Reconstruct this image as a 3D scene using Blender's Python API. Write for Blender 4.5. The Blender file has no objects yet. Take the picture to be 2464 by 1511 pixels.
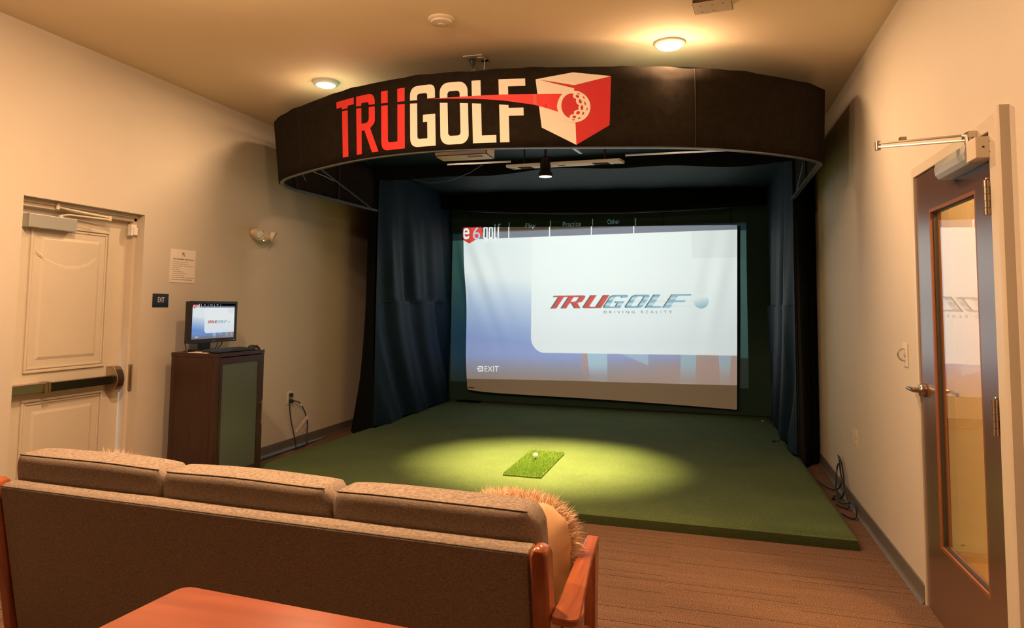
import bpy, bmesh, math, random
import numpy as np
from mathutils import Vector, Matrix
from mathutils.geometry import delaunay_2d_cdt
random.seed(7); rng = np.random.default_rng(7)
SC = bpy.context.scene
COL = SC.collection
# ---------------------------------------------------------------- camera
RW, RH, FPX, PCX, PCY = 2464, 1511, 1699.38, 1181.14, 607.52
def _rodr(w):
    th = np.linalg.norm(w); k = w/th
    K = np.array([[0,-k[2],k[1]],[k[2],0,-k[0]],[-k[1],k[0],0]])
    return np.eye(3)+math.sin(th)*K+(1-math.cos(th))*K@K
_R = _rodr(np.array([-0.0753, 0.2939, 0.0013])) @ np.array([[1,0,0],[0,0,-1],[0,1,0]], float)
cd = bpy.data.cameras.new('camera'); cam = bpy.data.objects.new('camera', cd); COL.objects.link(cam)
cd.sensor_fit = 'HORIZONTAL'; cd.sensor_width = 36; cd.lens = FPX/RW*36
cd.shift_x = (RW/2-PCX)/RW; cd.shift_y = (PCY-RH/2)/RW; cd.clip_start = 0.02; cd.clip_end = 60
M = Matrix.Identity(4)
for i in range(3):
    M[i][0] = _R[0][i]; M[i][1] = -_R[1][i]; M[i][2] = -_R[2][i]
M[2][3] = 1.4
cam.matrix_world = M
SC.camera = cam
# ---------------------------------------------------------------- world, exposure, lights
SC.view_settings.view_transform = 'Standard'; SC.view_settings.look = 'None'
SC.view_settings.exposure = 0.0; SC.view_settings.gamma = 1.0
SC.view_settings.use_curve_mapping = False
world = bpy.data.worlds.new('sky'); SC.world = world; world.use_nodes = True
world.node_tree.nodes['Background'].inputs[0].default_value = (0.75, 0.88, 1.0, 1)
world.node_tree.nodes['Background'].inputs[1].default_value = 12.0
SC.cycles.max_bounces = 8; SC.cycles.diffuse_bounces = 5; SC.cycles.glossy_bounces = 4
SC.cycles.transmission_bounces = 6; SC.cycles.transparent_max_bounces = 10
SC.cycles.sample_clamp_indirect = 6.0
WARM = (1.0, 0.60, 0.325)
XL, XR, HC = -3.84, 0.995, 3.037
YB, YF = -3.2, 9.75
LAMPS = [(-2.68, 4.56), (-0.195, 4.41), (-2.20, 2.30), (-1.10, 2.30)]
HALO_FILL, LAMP_DOWN = 25.0, 36.0     # added point light for the ceiling halo / lamp light thrown down
DIM = [1, .54, .62, .55]
SPOT_W = 2000.0
PROJ_W = 1250.0
# ---------------------------------------------------------------- helpers
def link(o): COL.objects.link(o); return o
def thing(name, label, cat, loc=(0,0,0), group=None, kind=None):
    o = link(bpy.data.objects.new(name, None)); o.location = loc; o.empty_display_size = .05
    o['label'] = label; o['category'] = cat
    if group: o['group'] = group
    if kind: o['kind'] = kind
    return o
def tag(o, label, cat, group=None, kind=None):
    o['label'] = label; o['category'] = cat
    if group: o['group'] = group
    if kind: o['kind'] = kind
    return o
def wloc(o):
    v = Vector((0,0,0))
    while o is not None: v += o.location; o = o.parent
    return v
class MB:
    """collects shapes in world coordinates, built as one mesh object"""
    def __init__(s): s.v = []; s.f = []; s.xf = None
    def _add(s, vs, fs):
        n = len(s.v)
        if s.xf is not None: vs = [tuple(s.xf @ Vector(v)) for v in vs]
        s.v += [tuple(v) for v in vs]; s.f += [tuple(i+n for i in f) for f in fs]; return s
    def box(s, x0, x1, y0, y1, z0, z1):
        vs = [(x,y,z) for x in (x0,x1) for y in (y0,y1) for z in (z0,z1)]
        return s._add(vs, [(0,1,3,2),(4,6,7,5),(0,4,5,1),(2,3,7,6),(0,2,6,4),(1,5,7,3)])
    def rbox(s, x0, x1, y0, y1, z0, z1, r, seg=3):
        bm = bmesh.new(); bmesh.ops.create_cube(bm, size=1)
        for v in bm.verts: v.co = Vector(((x0+x1)/2+v.co.x*(x1-x0), (y0+y1)/2+v.co.y*(y1-y0), (z0+z1)/2+v.co.z*(z1-z0)))
        bmesh.ops.bevel(bm, geom=list(bm.edges), offset=r, segments=seg, profile=.5, affect='EDGES', clamp_overlap=True)
        bm.verts.index_update(); s._add([v.co[:] for v in bm.verts], [[v.index for v in f.verts] for f in bm.faces]); bm.free(); return s
    def cyl(s, p0, p1, r0, r1=None, n=20, cap=True):
        r1 = r0 if r1 is None else r1
        p0 = Vector(p0); p1 = Vector(p1); d = (p1-p0).normalized()
        a = d.orthogonal().normalized(); b = d.cross(a)
        vs = []
        for p, r in ((p0,r0),(p1,r1)):
            for i in range(n):
                t = 2*math.pi*i/n; vs.append(p+(a*math.cos(t)+b*math.sin(t))*r)
        fs = [(i,(i+1)%n,n+(i+1)%n,n+i) for i in range(n)]
        if cap: fs += [tuple(range(n))[::-1], tuple(range(n,2*n))]
        return s._add(vs, fs)
    def lathe(s, prof, c, axis=(0,0,1), n=32, sx=1, sy=1):
        d = Vector(axis).normalized(); a = d.orthogonal().normalized(); b = d.cross(a); c = Vector(c)
        if abs(d.z) > .99: a = Vector((1,0,0)); b = Vector((0,1,0))
        vs = []; m = len(prof)
        for r, h in prof:
            for i in range(n):
                t = 2*math.pi*i/n; vs.append(c+d*h+a*math.cos(t)*r*sx+b*math.sin(t)*r*sy)
        fs = []
        for k in range(m-1):
            for i in range(n):
                j = (i+1)%n; fs.append((k*n+i,k*n+j,(k+1)*n+j,(k+1)*n+i))
        fs += [tuple(range(n))[::-1], tuple(range((m-1)*n, m*n))]
        return s._add(vs, fs)
    def tube(s, pts, r, n=8, closed=False, rs=None):
        pts = [Vector(p) for p in pts]; vs = []; fs = []; m = len(pts); prev = None
        for k, p in enumerate(pts):
            q0 = pts[k-1] if k or closed else p; q1 = pts[(k+1)%m] if k < m-1 or closed else p
            d = (q1-q0); d = d.normalized() if d.length > 1e-9 else Vector((0,0,1))
            if prev is None: a = d.orthogonal().normalized()
            else:
                a = prev - d*prev.dot(d); a = a.normalized() if a.length > 1e-6 else d.orthogonal().normalized()
            prev = a; b = d.cross(a); rr = rs[k] if rs else r
            for i in range(n):
                t = 2*math.pi*i/n; vs.append(p+(a*math.cos(t)+b*math.sin(t))*rr)
        for k in range(m if closed else m-1):
            for i in range(n):
                j = (i+1)%n; k2 = (k+1)%m; fs.append((k*n+i,k*n+j,k2*n+j,k2*n+i))
        if not closed: fs += [tuple(range(n))[::-1], tuple(range((m-1)*n,m*n))]
        return s._add(vs, fs)
    def grid(s, fn, nu, nv, flip=False):
        vs = [fn(i/nu, j/nv) for i in range(nu+1) for j in range(nv+1)]
        fs = []
        for i in range(nu):
            for j in range(nv):
                a = i*(nv+1)+j; q = (a, a+nv+1, a+nv+2, a+1); fs.append(q[::-1] if flip else q)
        return s._add(vs, fs)
    def prism(s, poly, fn0, fn1):
        """poly of 2d points mapped by fn0 / fn1 to the two faces"""
        n = len(poly); vs = [fn0(*p) for p in poly]+[fn1(*p) for p in poly]
        fs = [tuple(range(n))[::-1], tuple(range(n,2*n))]+[(i,(i+1)%n,n+(i+1)%n,n+i) for i in range(n)]
        return s._add(vs, fs)
    def build(s, name, mat, parent=None, smooth=False, bevel=0, kind=None, label=None, solid=0, subsurf=0, angle=40):
        me = bpy.data.meshes.new(name); off = wloc(parent) if parent else Vector((0,0,0))
        me.from_pydata([tuple(Vector(v)-off) for v in s.v], [], s.f); me.update()
        bm = bmesh.new(); bm.from_mesh(me); bmesh.ops.recalc_face_normals(bm, faces=bm.faces); bm.to_mesh(me); bm.free()
        me.materials.append(mat)
        if smooth:
            for p in me.polygons: p.use_smooth = True
            if angle < 180:
                try: me.set_sharp_from_angle(angle=math.radians(angle))
                except Exception: pass
        o = link(bpy.data.objects.new(name, me))
        if parent: o.parent = parent
        if bevel:
            m = o.modifiers.new('bevel','BEVEL'); m.width = bevel; m.segments = 2; m.limit_method = 'ANGLE'
        if solid:
            m = o.modifiers.new('solid','SOLIDIFY'); m.thickness = solid; m.offset = 0
        if subsurf:
            m = o.modifiers.new('sub','SUBSURF'); m.levels = subsurf; m.render_levels = subsurf
        if kind: o['kind'] = kind
        if label: o['label'] = label
        return o
# ---------------------------------------------------------------- materials
def srgb(r, g, b):
    f = lambda c: (c/255/12.92) if c/255 <= .04045 else ((c/255+.055)/1.055)**2.4
    return (f(r), f(g), f(b))
def mat(name, col, rough=.6, metal=0, spec=.5, bump=None, var=None, emit=None, sheen=0, coat=0, tex='Object'):
    m = bpy.data.materials.new(name); m.use_nodes = True; nt = m.node_tree; N = nt.nodes; L = nt.links
    b = N['Principled BSDF']; b.inputs['Base Color'].default_value = (*col, 1); b.inputs['Roughness'].default_value = rough
    b.inputs['Metallic'].default_value = metal; b.inputs['Specular IOR Level'].default_value = spec
    if sheen: b.inputs['Sheen Weight'].default_value = sheen
    if coat: b.inputs['Coat Weight'].default_value = coat
    if emit: b.inputs['Emission Color'].default_value = (*emit[0], 1); b.inputs['Emission Strength'].default_value = emit[1]
    tc = N.new('ShaderNodeTexCoord'); mp = N.new('ShaderNodeMapping'); L.new(tc.outputs[tex], mp.inputs[0])
    if var:  # (scale xyz, amount, detail)
        mp.inputs['Scale'].default_value = var[0]
        n = N.new('ShaderNodeTexNoise'); n.inputs['Scale'].default_value = 1; n.inputs['Detail'].default_value = var[2] if len(var) > 2 else 3
        L.new(mp.outputs[0], n.inputs['Vector'])
        r = N.new('ShaderNodeMapRange'); r.inputs['From Min'].default_value = .3; r.inputs['From Max'].default_value = .7
        r.inputs['To Min'].default_value = 1-var[1]; r.inputs['To Max'].default_value = 1+var[1]; L.new(n.outputs[0], r.inputs[0])
        mx = N.new('ShaderNodeVectorMath'); mx.operation = 'SCALE'; mx.inputs[0].default_value = col; L.new(r.outputs[0], mx.inputs['Scale'])
        L.new(mx.outputs[0], b.inputs['Base Color'])
    if bump:  # (scale, strength, distance)
        n2 = N.new('ShaderNodeTexNoise'); n2.inputs['Scale'].default_value = bump[0]; n2.inputs['Detail'].default_value = 4
        L.new(tc.outputs[tex], n2.inputs['Vector']); bp = N.new('ShaderNodeBump')
        bp.inputs['Strength'].default_value = bump[1]; bp.inputs['Distance'].default_value = bump[2]
        L.new(n2.outputs[0], bp.inputs['Height']); L.new(bp.outputs[0], b.inputs['Normal'])
    return m
MT = {}
MT['wall'] = mat('wall_paint', (.58,.53,.45), .62, bump=(90,.12,.002), var=((1.2,1.2,1.2),.03))
MT['ceil'] = mat('ceiling_paint', (.78,.66,.47), .8, bump=(120,.1,.002))
MT['base'] = mat('vinyl_base', (.13,.115,.095), .5)
MT['trim'] = mat('door_paint', (.60,.54,.44), .38, bump=(60,.05,.001), var=((3,3,3),.03))
MT['doorbrown'] = mat('brown_door_paint', (.105,.055,.032), .27, spec=.9, bump=(300,.12,.001))
bd_ = MT['doorbrown'].node_tree.nodes['Principled BSDF']; bd_.inputs['Coat Weight'].default_value = .7; bd_.inputs['Coat Roughness'].default_value = .22
MT['glazing_stop'] = mat('glazing_stop', (.20,.075,.035), .35)
MT['gasket'] = mat('gasket', (.02,.018,.015), .6)
MT['steel'] = mat('satin_steel', (.62,.58,.52), .28, 1)
MT['bronze'] = mat('satin_bronze', (.50,.42,.34), .3, 1)
MT['silver'] = mat('painted_silver', (.42,.44,.42), .35, .3)
MT['alu'] = mat('aluminium', (.62,.66,.68), .3, .8)
MT['blackcloth'] = mat('black_cloth', (.005,.0065,.0065), .95, spec=.1, var=((60,60,60),.25))
MT['boothceil'] = mat('booth_ceiling_nylon', (.005,.020,.020), .6, spec=.2)
MT['booth'] = mat('booth_nylon', (.0035,.017,.034), .6, spec=.25, var=((4,4,4),.15))
MT['backcloth'] = mat('back_cloth', (.012,.052,.042), .7, sheen=.05)
MT['canopy'] = mat('canopy_cloth', (.018,.014,.010), .95, spec=.08, bump=(500,.2,.001), var=((25,25,25),.2))
MT['blackmetal'] = mat('black_metal', (.008,.008,.009), .5, 0, spec=.25)
MT['rail'] = mat('dark_aluminium', (.16,.19,.21), .35, .7)
MT['signwhite'] = mat('sign_white', (.88,.85,.78), .6)
MT['signred'] = mat('sign_red', (.78,.035,.035), .55)
MT['signdark'] = mat('sign_deep_red', (.60,.024,.030), .55)
MT['signpink'] = mat('sign_light_red', (.72,.11,.09), .55)
MT['white'] = mat('white_plastic', (.72,.70,.66), .4)
MT['cream'] = mat('cream_plastic', (.66,.58,.46), .4)
MT['black'] = mat('black_plastic', (.012,.012,.013), .35)
MT['cord'] = mat('black_rubber', (.010,.011,.011), .4)
MT['cordgrey'] = mat('grey_cable', (.20,.24,.30), .4)
MT['cab'] = mat('espresso_wood', (.035,.014,.009), .35, var=((60,60,3),.3))
MT['ball'] = mat('ball_white', (.85,.83,.80), .3, bump=(220,.5,.002))
MT['hole'] = mat('dark_hole', (.01,.01,.01), .8)
MT['paper'] = mat('paper', (.80,.72,.66), .7)
MT['ink'] = mat('ink', (.03,.025,.03), .7)
MT['navy'] = mat('navy_sign', (.012,.022,.038), .35)
MT['suede'] = mat('tan_suede', (.64,.38,.20), .85, var=((14,14,14),.12), sheen=.4)
MT['fur'] = mat('cream_fur', (.85,.64,.45), .7)
MT['screen'] = mat('screen_cloth', (.66,.66,.65), .9, bump=(700,.15,.0006))
MT['wood'] = None; MT['glow'] = None
def fabric(name, col):
    m = mat(name, col, .95, spec=.1, sheen=.05); nt = m.node_tree; N = nt.nodes; L = nt.links; b = N['Principled BSDF']
    tc = N.new('ShaderNodeTexCoord'); tot = None; hs = []
    for sc in ((90,90,900),(900,900,90)):
        mp = N.new('ShaderNodeMapping'); mp.inputs['Scale'].default_value = sc; L.new(tc.outputs['Object'], mp.inputs[0])
        n = N.new('ShaderNodeTexNoise'); n.inputs['Scale'].default_value = 1; n.inputs['Detail'].default_value = 2; L.new(mp.outputs[0], n.inputs['Vector']); hs.append(n)
    a = N.new('ShaderNodeMath'); a.operation = 'ADD'; L.new(hs[0].outputs[0], a.inputs[0]); L.new(hs[1].outputs[0], a.inputs[1])
    r = N.new('ShaderNodeMapRange'); r.inputs['From Min'].default_value = .75; r.inputs['From Max'].default_value = 1.3
    r.inputs['To Min'].default_value = .55; r.inputs['To Max'].default_value = 1.5; L.new(a.outputs[0], r.inputs[0])
    mx = N.new('ShaderNodeVectorMath'); mx.operation = 'SCALE'; mx.inputs[0].default_value = col; L.new(r.outputs[0], mx.inputs['Scale']); L.new(mx.outputs[0], b.inputs['Base Color'])
    bp = N.new('ShaderNodeBump'); bp.inputs['Strength'].default_value = .35; bp.inputs['Distance'].default_value = .002
    L.new(a.outputs[0], bp.inputs['Height']); L.new(bp.outputs[0], b.inputs['Normal'])
    return m
MT['sofa'] = fabric('sofa_tweed', (.27,.215,.17))
MT['seam'] = mat('dark_seam', (.02,.014,.011), .9)
def wood(name, c1, c2, sc, rough=.3):
    m = mat(name, c1, rough, coat=.15); nt = m.node_tree; N = nt.nodes; L = nt.links; b = N['Principled BSDF']
    tc = N.new('ShaderNodeTexCoord'); mp = N.new('ShaderNodeMapping'); mp.inputs['Scale'].default_value = sc; L.new(tc.outputs['Object'], mp.inputs[0])
    n = N.new('ShaderNodeTexNoise'); n.inputs['Scale'].default_value = 1; n.inputs['Detail'].default_value = 5; n.inputs['Distortion'].default_value = .6; L.new(mp.outputs[0], n.inputs['Vector'])
    cr = N.new('ShaderNodeValToRGB'); cr.color_ramp.elements[0].position = .35; cr.color_ramp.elements[0].color = (*c1,1)
    cr.color_ramp.elements[1].position = .65; cr.color_ramp.elements[1].color = (*c2,1); L.new(n.outputs[0], cr.inputs[0]); L.new(cr.outputs[0], b.inputs['Base Color'])
    return m
MT['wood'] = wood('red_oak_stain', (.24,.062,.022), (.40,.115,.042), (22,22,2.5), .22)
MT['armwood'] = wood('red_oak_arm', (.27,.07,.025), (.45,.13,.05), (26,3,26), .25)
MT['tabletop'] = wood('cherry_table_top', (.27,.066,.030), (.34,.088,.040), (3,22,22), .28)
def carpet():
    m = mat('plank_carpet', (.1,.08,.07), .97, spec=.1); nt = m.node_tree; N = nt.nodes; L = nt.links; b = N['Principled BSDF']
    tc = N.new('ShaderNodeTexCoord')
    n = N.new('ShaderNodeTexNoise'); n.inputs['Scale'].default_value = 300; n.inputs['Detail'].default_value = 2; L.new(tc.outputs['Object'], n.inputs['Vector'])
    cr = N.new('ShaderNodeValToRGB'); e = cr.color_ramp.elements; e[0].position = .40; e[0].color = (.030,.020,.015,1); e[1].position = .60; e[1].color = (.36,.215,.145,1); L.new(n.outputs[0], cr.inputs[0])
    # stripes across the room : thin dark broken lines
    out = cr.outputs[0]
    for sc, lo, hi, dark in (((1.3,75,1),.40,.70,.86),((.8,9,1),.35,.75,.90)):
        mp = N.new('ShaderNodeMapping'); mp.inputs['Scale'].default_value = sc; L.new(tc.outputs['Object'], mp.inputs[0])
        q = N.new('ShaderNodeTexNoise'); q.inputs['Scale'].default_value = 1; q.inputs['Detail'].default_value = 1; L.new(mp.outputs[0], q.inputs['Vector'])
        r = N.new('ShaderNodeMapRange'); r.inputs['From Min'].default_value = lo; r.inputs['From Max'].default_value = hi; r.inputs['To Min'].default_value = 1; r.inputs['To Max'].default_value = dark
        L.new(q.outputs[0], r.inputs[0]); mx = N.new('ShaderNodeVectorMath'); mx.operation = 'SCALE'; L.new(out, mx.inputs[0]); L.new(r.outputs[0], mx.inputs['Scale']); out = mx.outputs[0]
    # thin dark pile lines running across the room, broken at random
    sx = N.new('ShaderNodeSeparateXYZ'); L.new(tc.outputs['Object'], sx.inputs[0])
    def M2(op, a, b_=None):
        n_ = N.new('ShaderNodeMath'); n_.operation = op
        for k_, q_ in enumerate((a, b_)):
            if q_ is None: continue
            if isinstance(q_, (int, float)): n_.inputs[k_].default_value = q_
            else: L.new(q_, n_.inputs[k_])
        return n_.outputs[0]
    for row, ln_, thr, wid, dark in ((.0765,.612,.66,.055,.20),(.0255,.612,.62,.14,.74)):
        yr = M2('DIVIDE', sx.outputs[1], row); fy = M2('FLOOR', yr)
        w1 = N.new('ShaderNodeTexWhiteNoise'); w1.noise_dimensions = '1D'; L.new(fy, w1.inputs['W'])
        fx = M2('FLOOR', M2('ADD', M2('DIVIDE', sx.outputs[0], ln_), .327))
        cb_ = N.new('ShaderNodeCombineXYZ'); L.new(fx, cb_.inputs[0]); L.new(fy, cb_.inputs[1])
        w2 = N.new('ShaderNodeTexWhiteNoise'); w2.noise_dimensions = '2D'; L.new(cb_.outputs[0], w2.inputs['Vector'])
        on_ = M2('MULTIPLY', M2('GREATER_THAN', w2.outputs['Value'], thr), M2('LESS_THAN', M2('FRACT', yr), wid))
        fac = M2('SUBTRACT', 1.0, M2('MULTIPLY', on_, 1-dark))
        mx = N.new('ShaderNodeVectorMath'); mx.operation = 'SCALE'; L.new(out, mx.inputs[0]); L.new(fac, mx.inputs['Scale']); out = mx.outputs[0]
    L.new(out, b.inputs['Base Color'])
    bp = N.new('ShaderNodeBump'); bp.inputs['Strength'].default_value = .6; bp.inputs['Distance'].default_value = .004; L.new(n.outputs[0], bp.inputs['Height']); L.new(bp.outputs[0], b.inputs['Normal'])
    return m
MT['carpet'] = carpet()
def turf(name, c0, c1, sc=420, sheen=.2):
    m = mat(name, c0, .9, spec=.2, sheen=sheen); nt = m.node_tree; N = nt.nodes; L = nt.links; b = N['Principled BSDF']
    tc = N.new('ShaderNodeTexCoord'); n = N.new('ShaderNodeTexNoise'); n.inputs['Scale'].default_value = sc; n.inputs['Detail'].default_value = 3; L.new(tc.outputs['Object'], n.inputs['Vector'])
    n2 = N.new('ShaderNodeTexNoise'); n2.inputs['Scale'].default_value = 2.2; n2.inputs['Detail'].default_value = 3; L.new(tc.outputs['Object'], n2.inputs['Vector'])
    cr = N.new('ShaderNodeValToRGB'); e = cr.color_ramp.elements; e[0].position = .36; e[0].color = (*c0,1); e[1].position = .64; e[1].color = (*c1,1); L.new(n.outputs[0], cr.inputs[0])
    r = N.new('ShaderNodeMapRange'); r.inputs['From Min'].default_value = .3; r.inputs['From Max'].default_value = .7; r.inputs['To Min'].default_value = .9; r.inputs['To Max'].default_value = 1.1; L.new(n2.outputs[0], r.inputs[0])
    mx = N.new('ShaderNodeVectorMath'); mx.operation = 'SCALE'; L.new(cr.outputs[0], mx.inputs[0]); L.new(r.outputs[0], mx.inputs['Scale']); L.new(mx.outputs[0], b.inputs['Base Color'])
    bp = N.new('ShaderNodeBump'); bp.inputs['Strength'].default_value = .7; bp.inputs['Distance'].default_value = .004; L.new(n.outputs[0], bp.inputs['Height']); L.new(bp.outputs[0], b.inputs['Normal'])
    return m
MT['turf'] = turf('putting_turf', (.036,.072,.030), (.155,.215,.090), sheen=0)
MT['mat'] = turf('mat_grass', (.06,.13,.02), (.22,.36,.07), 300)
MT['blade'] = mat('grass_blade', (.26,.42,.09), .6, var=((80,80,80),.5))
def emis(name, col, s):
    m = bpy.data.materials.new(name); m.use_nodes = True; N = m.node_tree.nodes; N.clear()
    e = N.new('ShaderNodeEmission'); e.inputs[0].default_value = (*col,1); e.inputs[1].default_value = s
    o = N.new('ShaderNodeOutputMaterial'); m.node_tree.links.new(e.outputs[0], o.inputs[0]); return m
def glass(name, col=(1,1,1), rough=0, ior=1.45, alpha_mix=None):
    m = bpy.data.materials.new(name); m.use_nodes = True; N = m.node_tree.nodes; L = m.node_tree.links; N.clear()
    t = N.new('ShaderNodeBsdfTransparent'); t.inputs[0].default_value = (*col,1)
    g = N.new('ShaderNodeBsdfGlossy'); g.inputs['Roughness'].default_value = rough
    f = N.new('ShaderNodeFresnel'); f.inputs[0].default_value = ior
    ml = N.new('ShaderNodeMath'); ml.operation = 'MULTIPLY'; ml.inputs[1].default_value = 3.0; ml.use_clamp = True; L.new(f.outputs[0], ml.inputs[0])
    ge = N.new('ShaderNodeNewGeometry'); iv = N.new('ShaderNodeMath'); iv.operation = 'SUBTRACT'; iv.inputs[0].default_value = 1; L.new(ge.outputs['Backfacing'], iv.inputs[1])
    m2 = N.new('ShaderNodeMath'); m2.operation = 'MULTIPLY'; L.new(ml.outputs[0], m2.inputs[0]); L.new(iv.outputs[0], m2.inputs[1])
    x = N.new('ShaderNodeMixShader'); L.new(m2.outputs[0], x.inputs[0]); L.new(t.outputs[0], x.inputs[1]); L.new(g.outputs[0], x.inputs[2])
    o = N.new('ShaderNodeOutputMaterial'); L.new(x.outputs[0], o.inputs[0]); return m
MT['glass'] = glass('door_glass')
def frosted():
    m = bpy.data.materials.new('frosted_glass'); m.use_nodes = True; N = m.node_tree.nodes; L = m.node_tree.links; N.clear()
    d = N.new('ShaderNodeBsdfDiffuse'); d.inputs[0].default_value = (.13,.17,.155,1)
    t = N.new('ShaderNodeBsdfTranslucent'); t.inputs[0].default_value = (.45,.55,.42,1)
    g = N.new('ShaderNodeBsdfGlossy'); g.inputs['Roughness'].default_value = .28; g.inputs[0].default_value = (.9,1,.9,1)
    a = N.new('ShaderNodeMixShader'); a.inputs[0].default_value = .4; L.new(d.outputs[0], a.inputs[1]); L.new(t.outputs[0], a.inputs[2])
    f = N.new('ShaderNodeFresnel'); f.inputs[0].default_value = 1.45
    x = N.new('ShaderNodeMixShader'); L.new(f.outputs[0], x.inputs[0]); L.new(a.outputs[0], x.inputs[1]); L.new(g.outputs[0], x.inputs[2])
    o = N.new('ShaderNodeOutputMaterial'); L.new(x.outputs[0], o.inputs[0]); return m
MT['frost'] = frosted()
MT['lamp'] = emis('lamp_diffuser', (1.0,.80,.58), 9.0)
MT['spotface'] = emis('spot_lens', (1.0,.78,.42), 5.0)
MT['led_blue'] = emis('blue_led', (.05,.12,1), 6)
MT['led_green'] = emis('green_led', (.6,1,.3), 4)
# ---------------------------------------------------------------- text and outlines
def text_tris(body, size=1.0, bold=0.0, align='LEFT', space=1.0):
    cu = bpy.data.curves.new('t','FONT'); cu.body = body; cu.size = size; cu.offset = bold; cu.align_x = align; cu.space_character = space; cu.resolution_u = 4
    o = bpy.data.objects.new('t', cu); COL.objects.link(o); dg = bpy.context.evaluated_depsgraph_get()
    me = o.evaluated_get(dg).to_mesh(); me.calc_loop_triangles()
    v = np.array([x.co[:2] for x in me.vertices]); t = [tuple(x.vertices) for x in me.loop_triangles]
    o.to_mesh_clear() if False else None
    COL.objects.unlink(o); bpy.data.objects.remove(o); bpy.data.curves.remove(cu)
    return (v.tolist() if len(v) else []), t
def fit_text(body, w, h=None, bold=0.0, x0=0, y0=0, space=1.0):
    v, t = text_tris(body, 1.0, bold, space=space); a = np.array(v); mn, mx = a.min(0), a.max(0)
    sx = w/(mx[0]-mn[0]); sy = sx if h is None else h/(mx[1]-mn[1])
    a = (a-mn)*[sx,sy]+[x0,y0]; return a.tolist(), t
def poly_mesh(loops):
    """outer loop + holes -> triangles (2d)"""
    pts = []; edges = []; 
    for lp in loops:
        n = len(pts); pts += [Vector(p) for p in lp]; edges += [(n+i, n+(i+1)%len(lp)) for i in range(len(lp))]
    r = delaunay_2d_cdt(pts, edges, [], 0, 1e-5)
    V = [tuple(v) for v in r[0]]; F = []
    def inside(p, lp):
        c = False; j = len(lp)-1
        for i in range(len(lp)):
            if (lp[i][1] > p[1]) != (lp[j][1] > p[1]) and p[0] < (lp[j][0]-lp[i][0])*(p[1]-lp[i][1])/(lp[j][1]-lp[i][1])+lp[i][0]: c = not c
            j = i
        return c
    for f in r[2]:
        g = (sum(V[i][0] for i in f)/3, sum(V[i][1] for i in f)/3)
        if inside(g, loops[0]) and not any(inside(g, h) for h in loops[1:]): F.append(tuple(f))
    return V, F
def rr(x0, x1, y0, y1, r, n=5, corners=(1,1,1,1)):
    """rounded rectangle, corners bl br tr tl"""
    out = []
    for k, (cx, cy, a) in enumerate(((x0+r,y0+r,180),(x1-r,y0+r,270),(x1-r,y1-r,0),(x0+r,y1-r,90))):
        if not corners[k]: out.append(((x0,y0),(x1,y0),(x1,y1),(x0,y1))[k]); continue
        for i in range(n+1):
            t = math.radians(a+90*i/n); out.append((cx+r*math.cos(t), cy+r*math.sin(t)))
    return out
# the seven capitals of the sign as outlines in a box 0..w by 0..1 (height), stroke .16
def fil(pts, n=6):
    """closed outline from (x, y) or (x, y, radius) corners"""
    out = []; m_ = len(pts)
    for k, p in enumerate(pts):
        if len(p) == 2: out.append(p); continue
        P0 = Vector(pts[k-1][:2]); P1 = Vector(p[:2]); P2 = Vector(pts[(k+1)%m_][:2]); a = (P0-P1).normalized(); c = (P2-P1).normalized()
        ang = a.angle(c); d = p[2]/math.tan(ang/2); d = min(d, (P0-P1).length*.49, (P2-P1).length*.49); A = P1+a*d; B = P1+c*d
        for i in range(n+1):
            t = i/n; q = A*(1-t)**2+P1*2*t*(1-t)+B*t*t; out.append((q.x, q.y))
    return out
LET = {
 'T': (.50, [[(0,.885),(0,1),(.50,1),(.50,.885),(.33,.885),(.33,0),(.165,0),(.165,.885)]]),
 'R': (.53, [fil([(0,0),(.13,0),(.13,.40),(.20,.40),(.38,0),(.53,0),(.34,.42),(.45,.50,.10),(.45,1,.15),(0,1)]), fil([(.13,.52),(.13,.87),(.31,.87,.05),(.31,.52,.09)])]),
 'U': (.50, [fil([(0,1),(0,0,.15),(.50,0),(.50,1),(.35,1),(.35,.13),(.145,.13,.05),(.145,1)])]),
 'G': (.48, [fil([(.48,.78),(.48,1,.16),(0,1,.16),(0,0,.16),(.48,0),(.48,.52),(.25,.52),(.25,.40),(.33,.40),(.33,.13),(.14,.13,.05),(.14,.87,.05),(.335,.87,.05),(.335,.78)])]),
 'O': (.50, [rr(0,.50,0,1,.15,7), rr(.14,.36,.14,.86,.05)]),
 'L': (.40, [[(0,0),(.40,0),(.40,.12),(.155,.12),(.155,1),(0,1)]]),
 'F': (.44, [[(0,0),(.155,0),(.155,.42),(.40,.42),(.40,.545),(.155,.545),(.155,.885),(.44,.885),(.44,1),(0,1)]]),
}
# ---------------------------------------------------------------- the setting
def struct(mb, name, m, **k): return mb.build(name, m, kind='structure', **k)
struct(MB().box(-5.4, 4.6, YB-.2, YF+.2, -.15, 0), 'floor', MT['carpet'])
struct(MB().box(-5.4, 4.6, YB-.2, YF+.2, HC, HC+.12), 'ceiling', MT['ceil'])
LO = (3.155, 4.10, 2.012)   # left door opening y0 y1 ztop
w = MB(); w.box(XL-.14, XL, YB, LO[0], 0, HC); w.box(XL-.14, XL, LO[1], YF, 0, HC); w.box(XL-.14, XL, LO[0], LO[1], LO[2], HC); struct(w, 'wall_left', MT['wall'])
RO = (2.86, 3.935, 2.098)
w = MB(); w.box(XR, XR+.14, YB, RO[0], 0, HC); w.box(XR, XR+.14, RO[1], YF, 0, HC); w.box(XR, XR+.14, RO[0], RO[1], RO[2], HC); struct(w, 'wall_right', MT['wall'])
struct(MB().box(XL-.14, XR+.14, YF, YF+.14, 0, HC), 'wall_front', MT['wall'])
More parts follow.
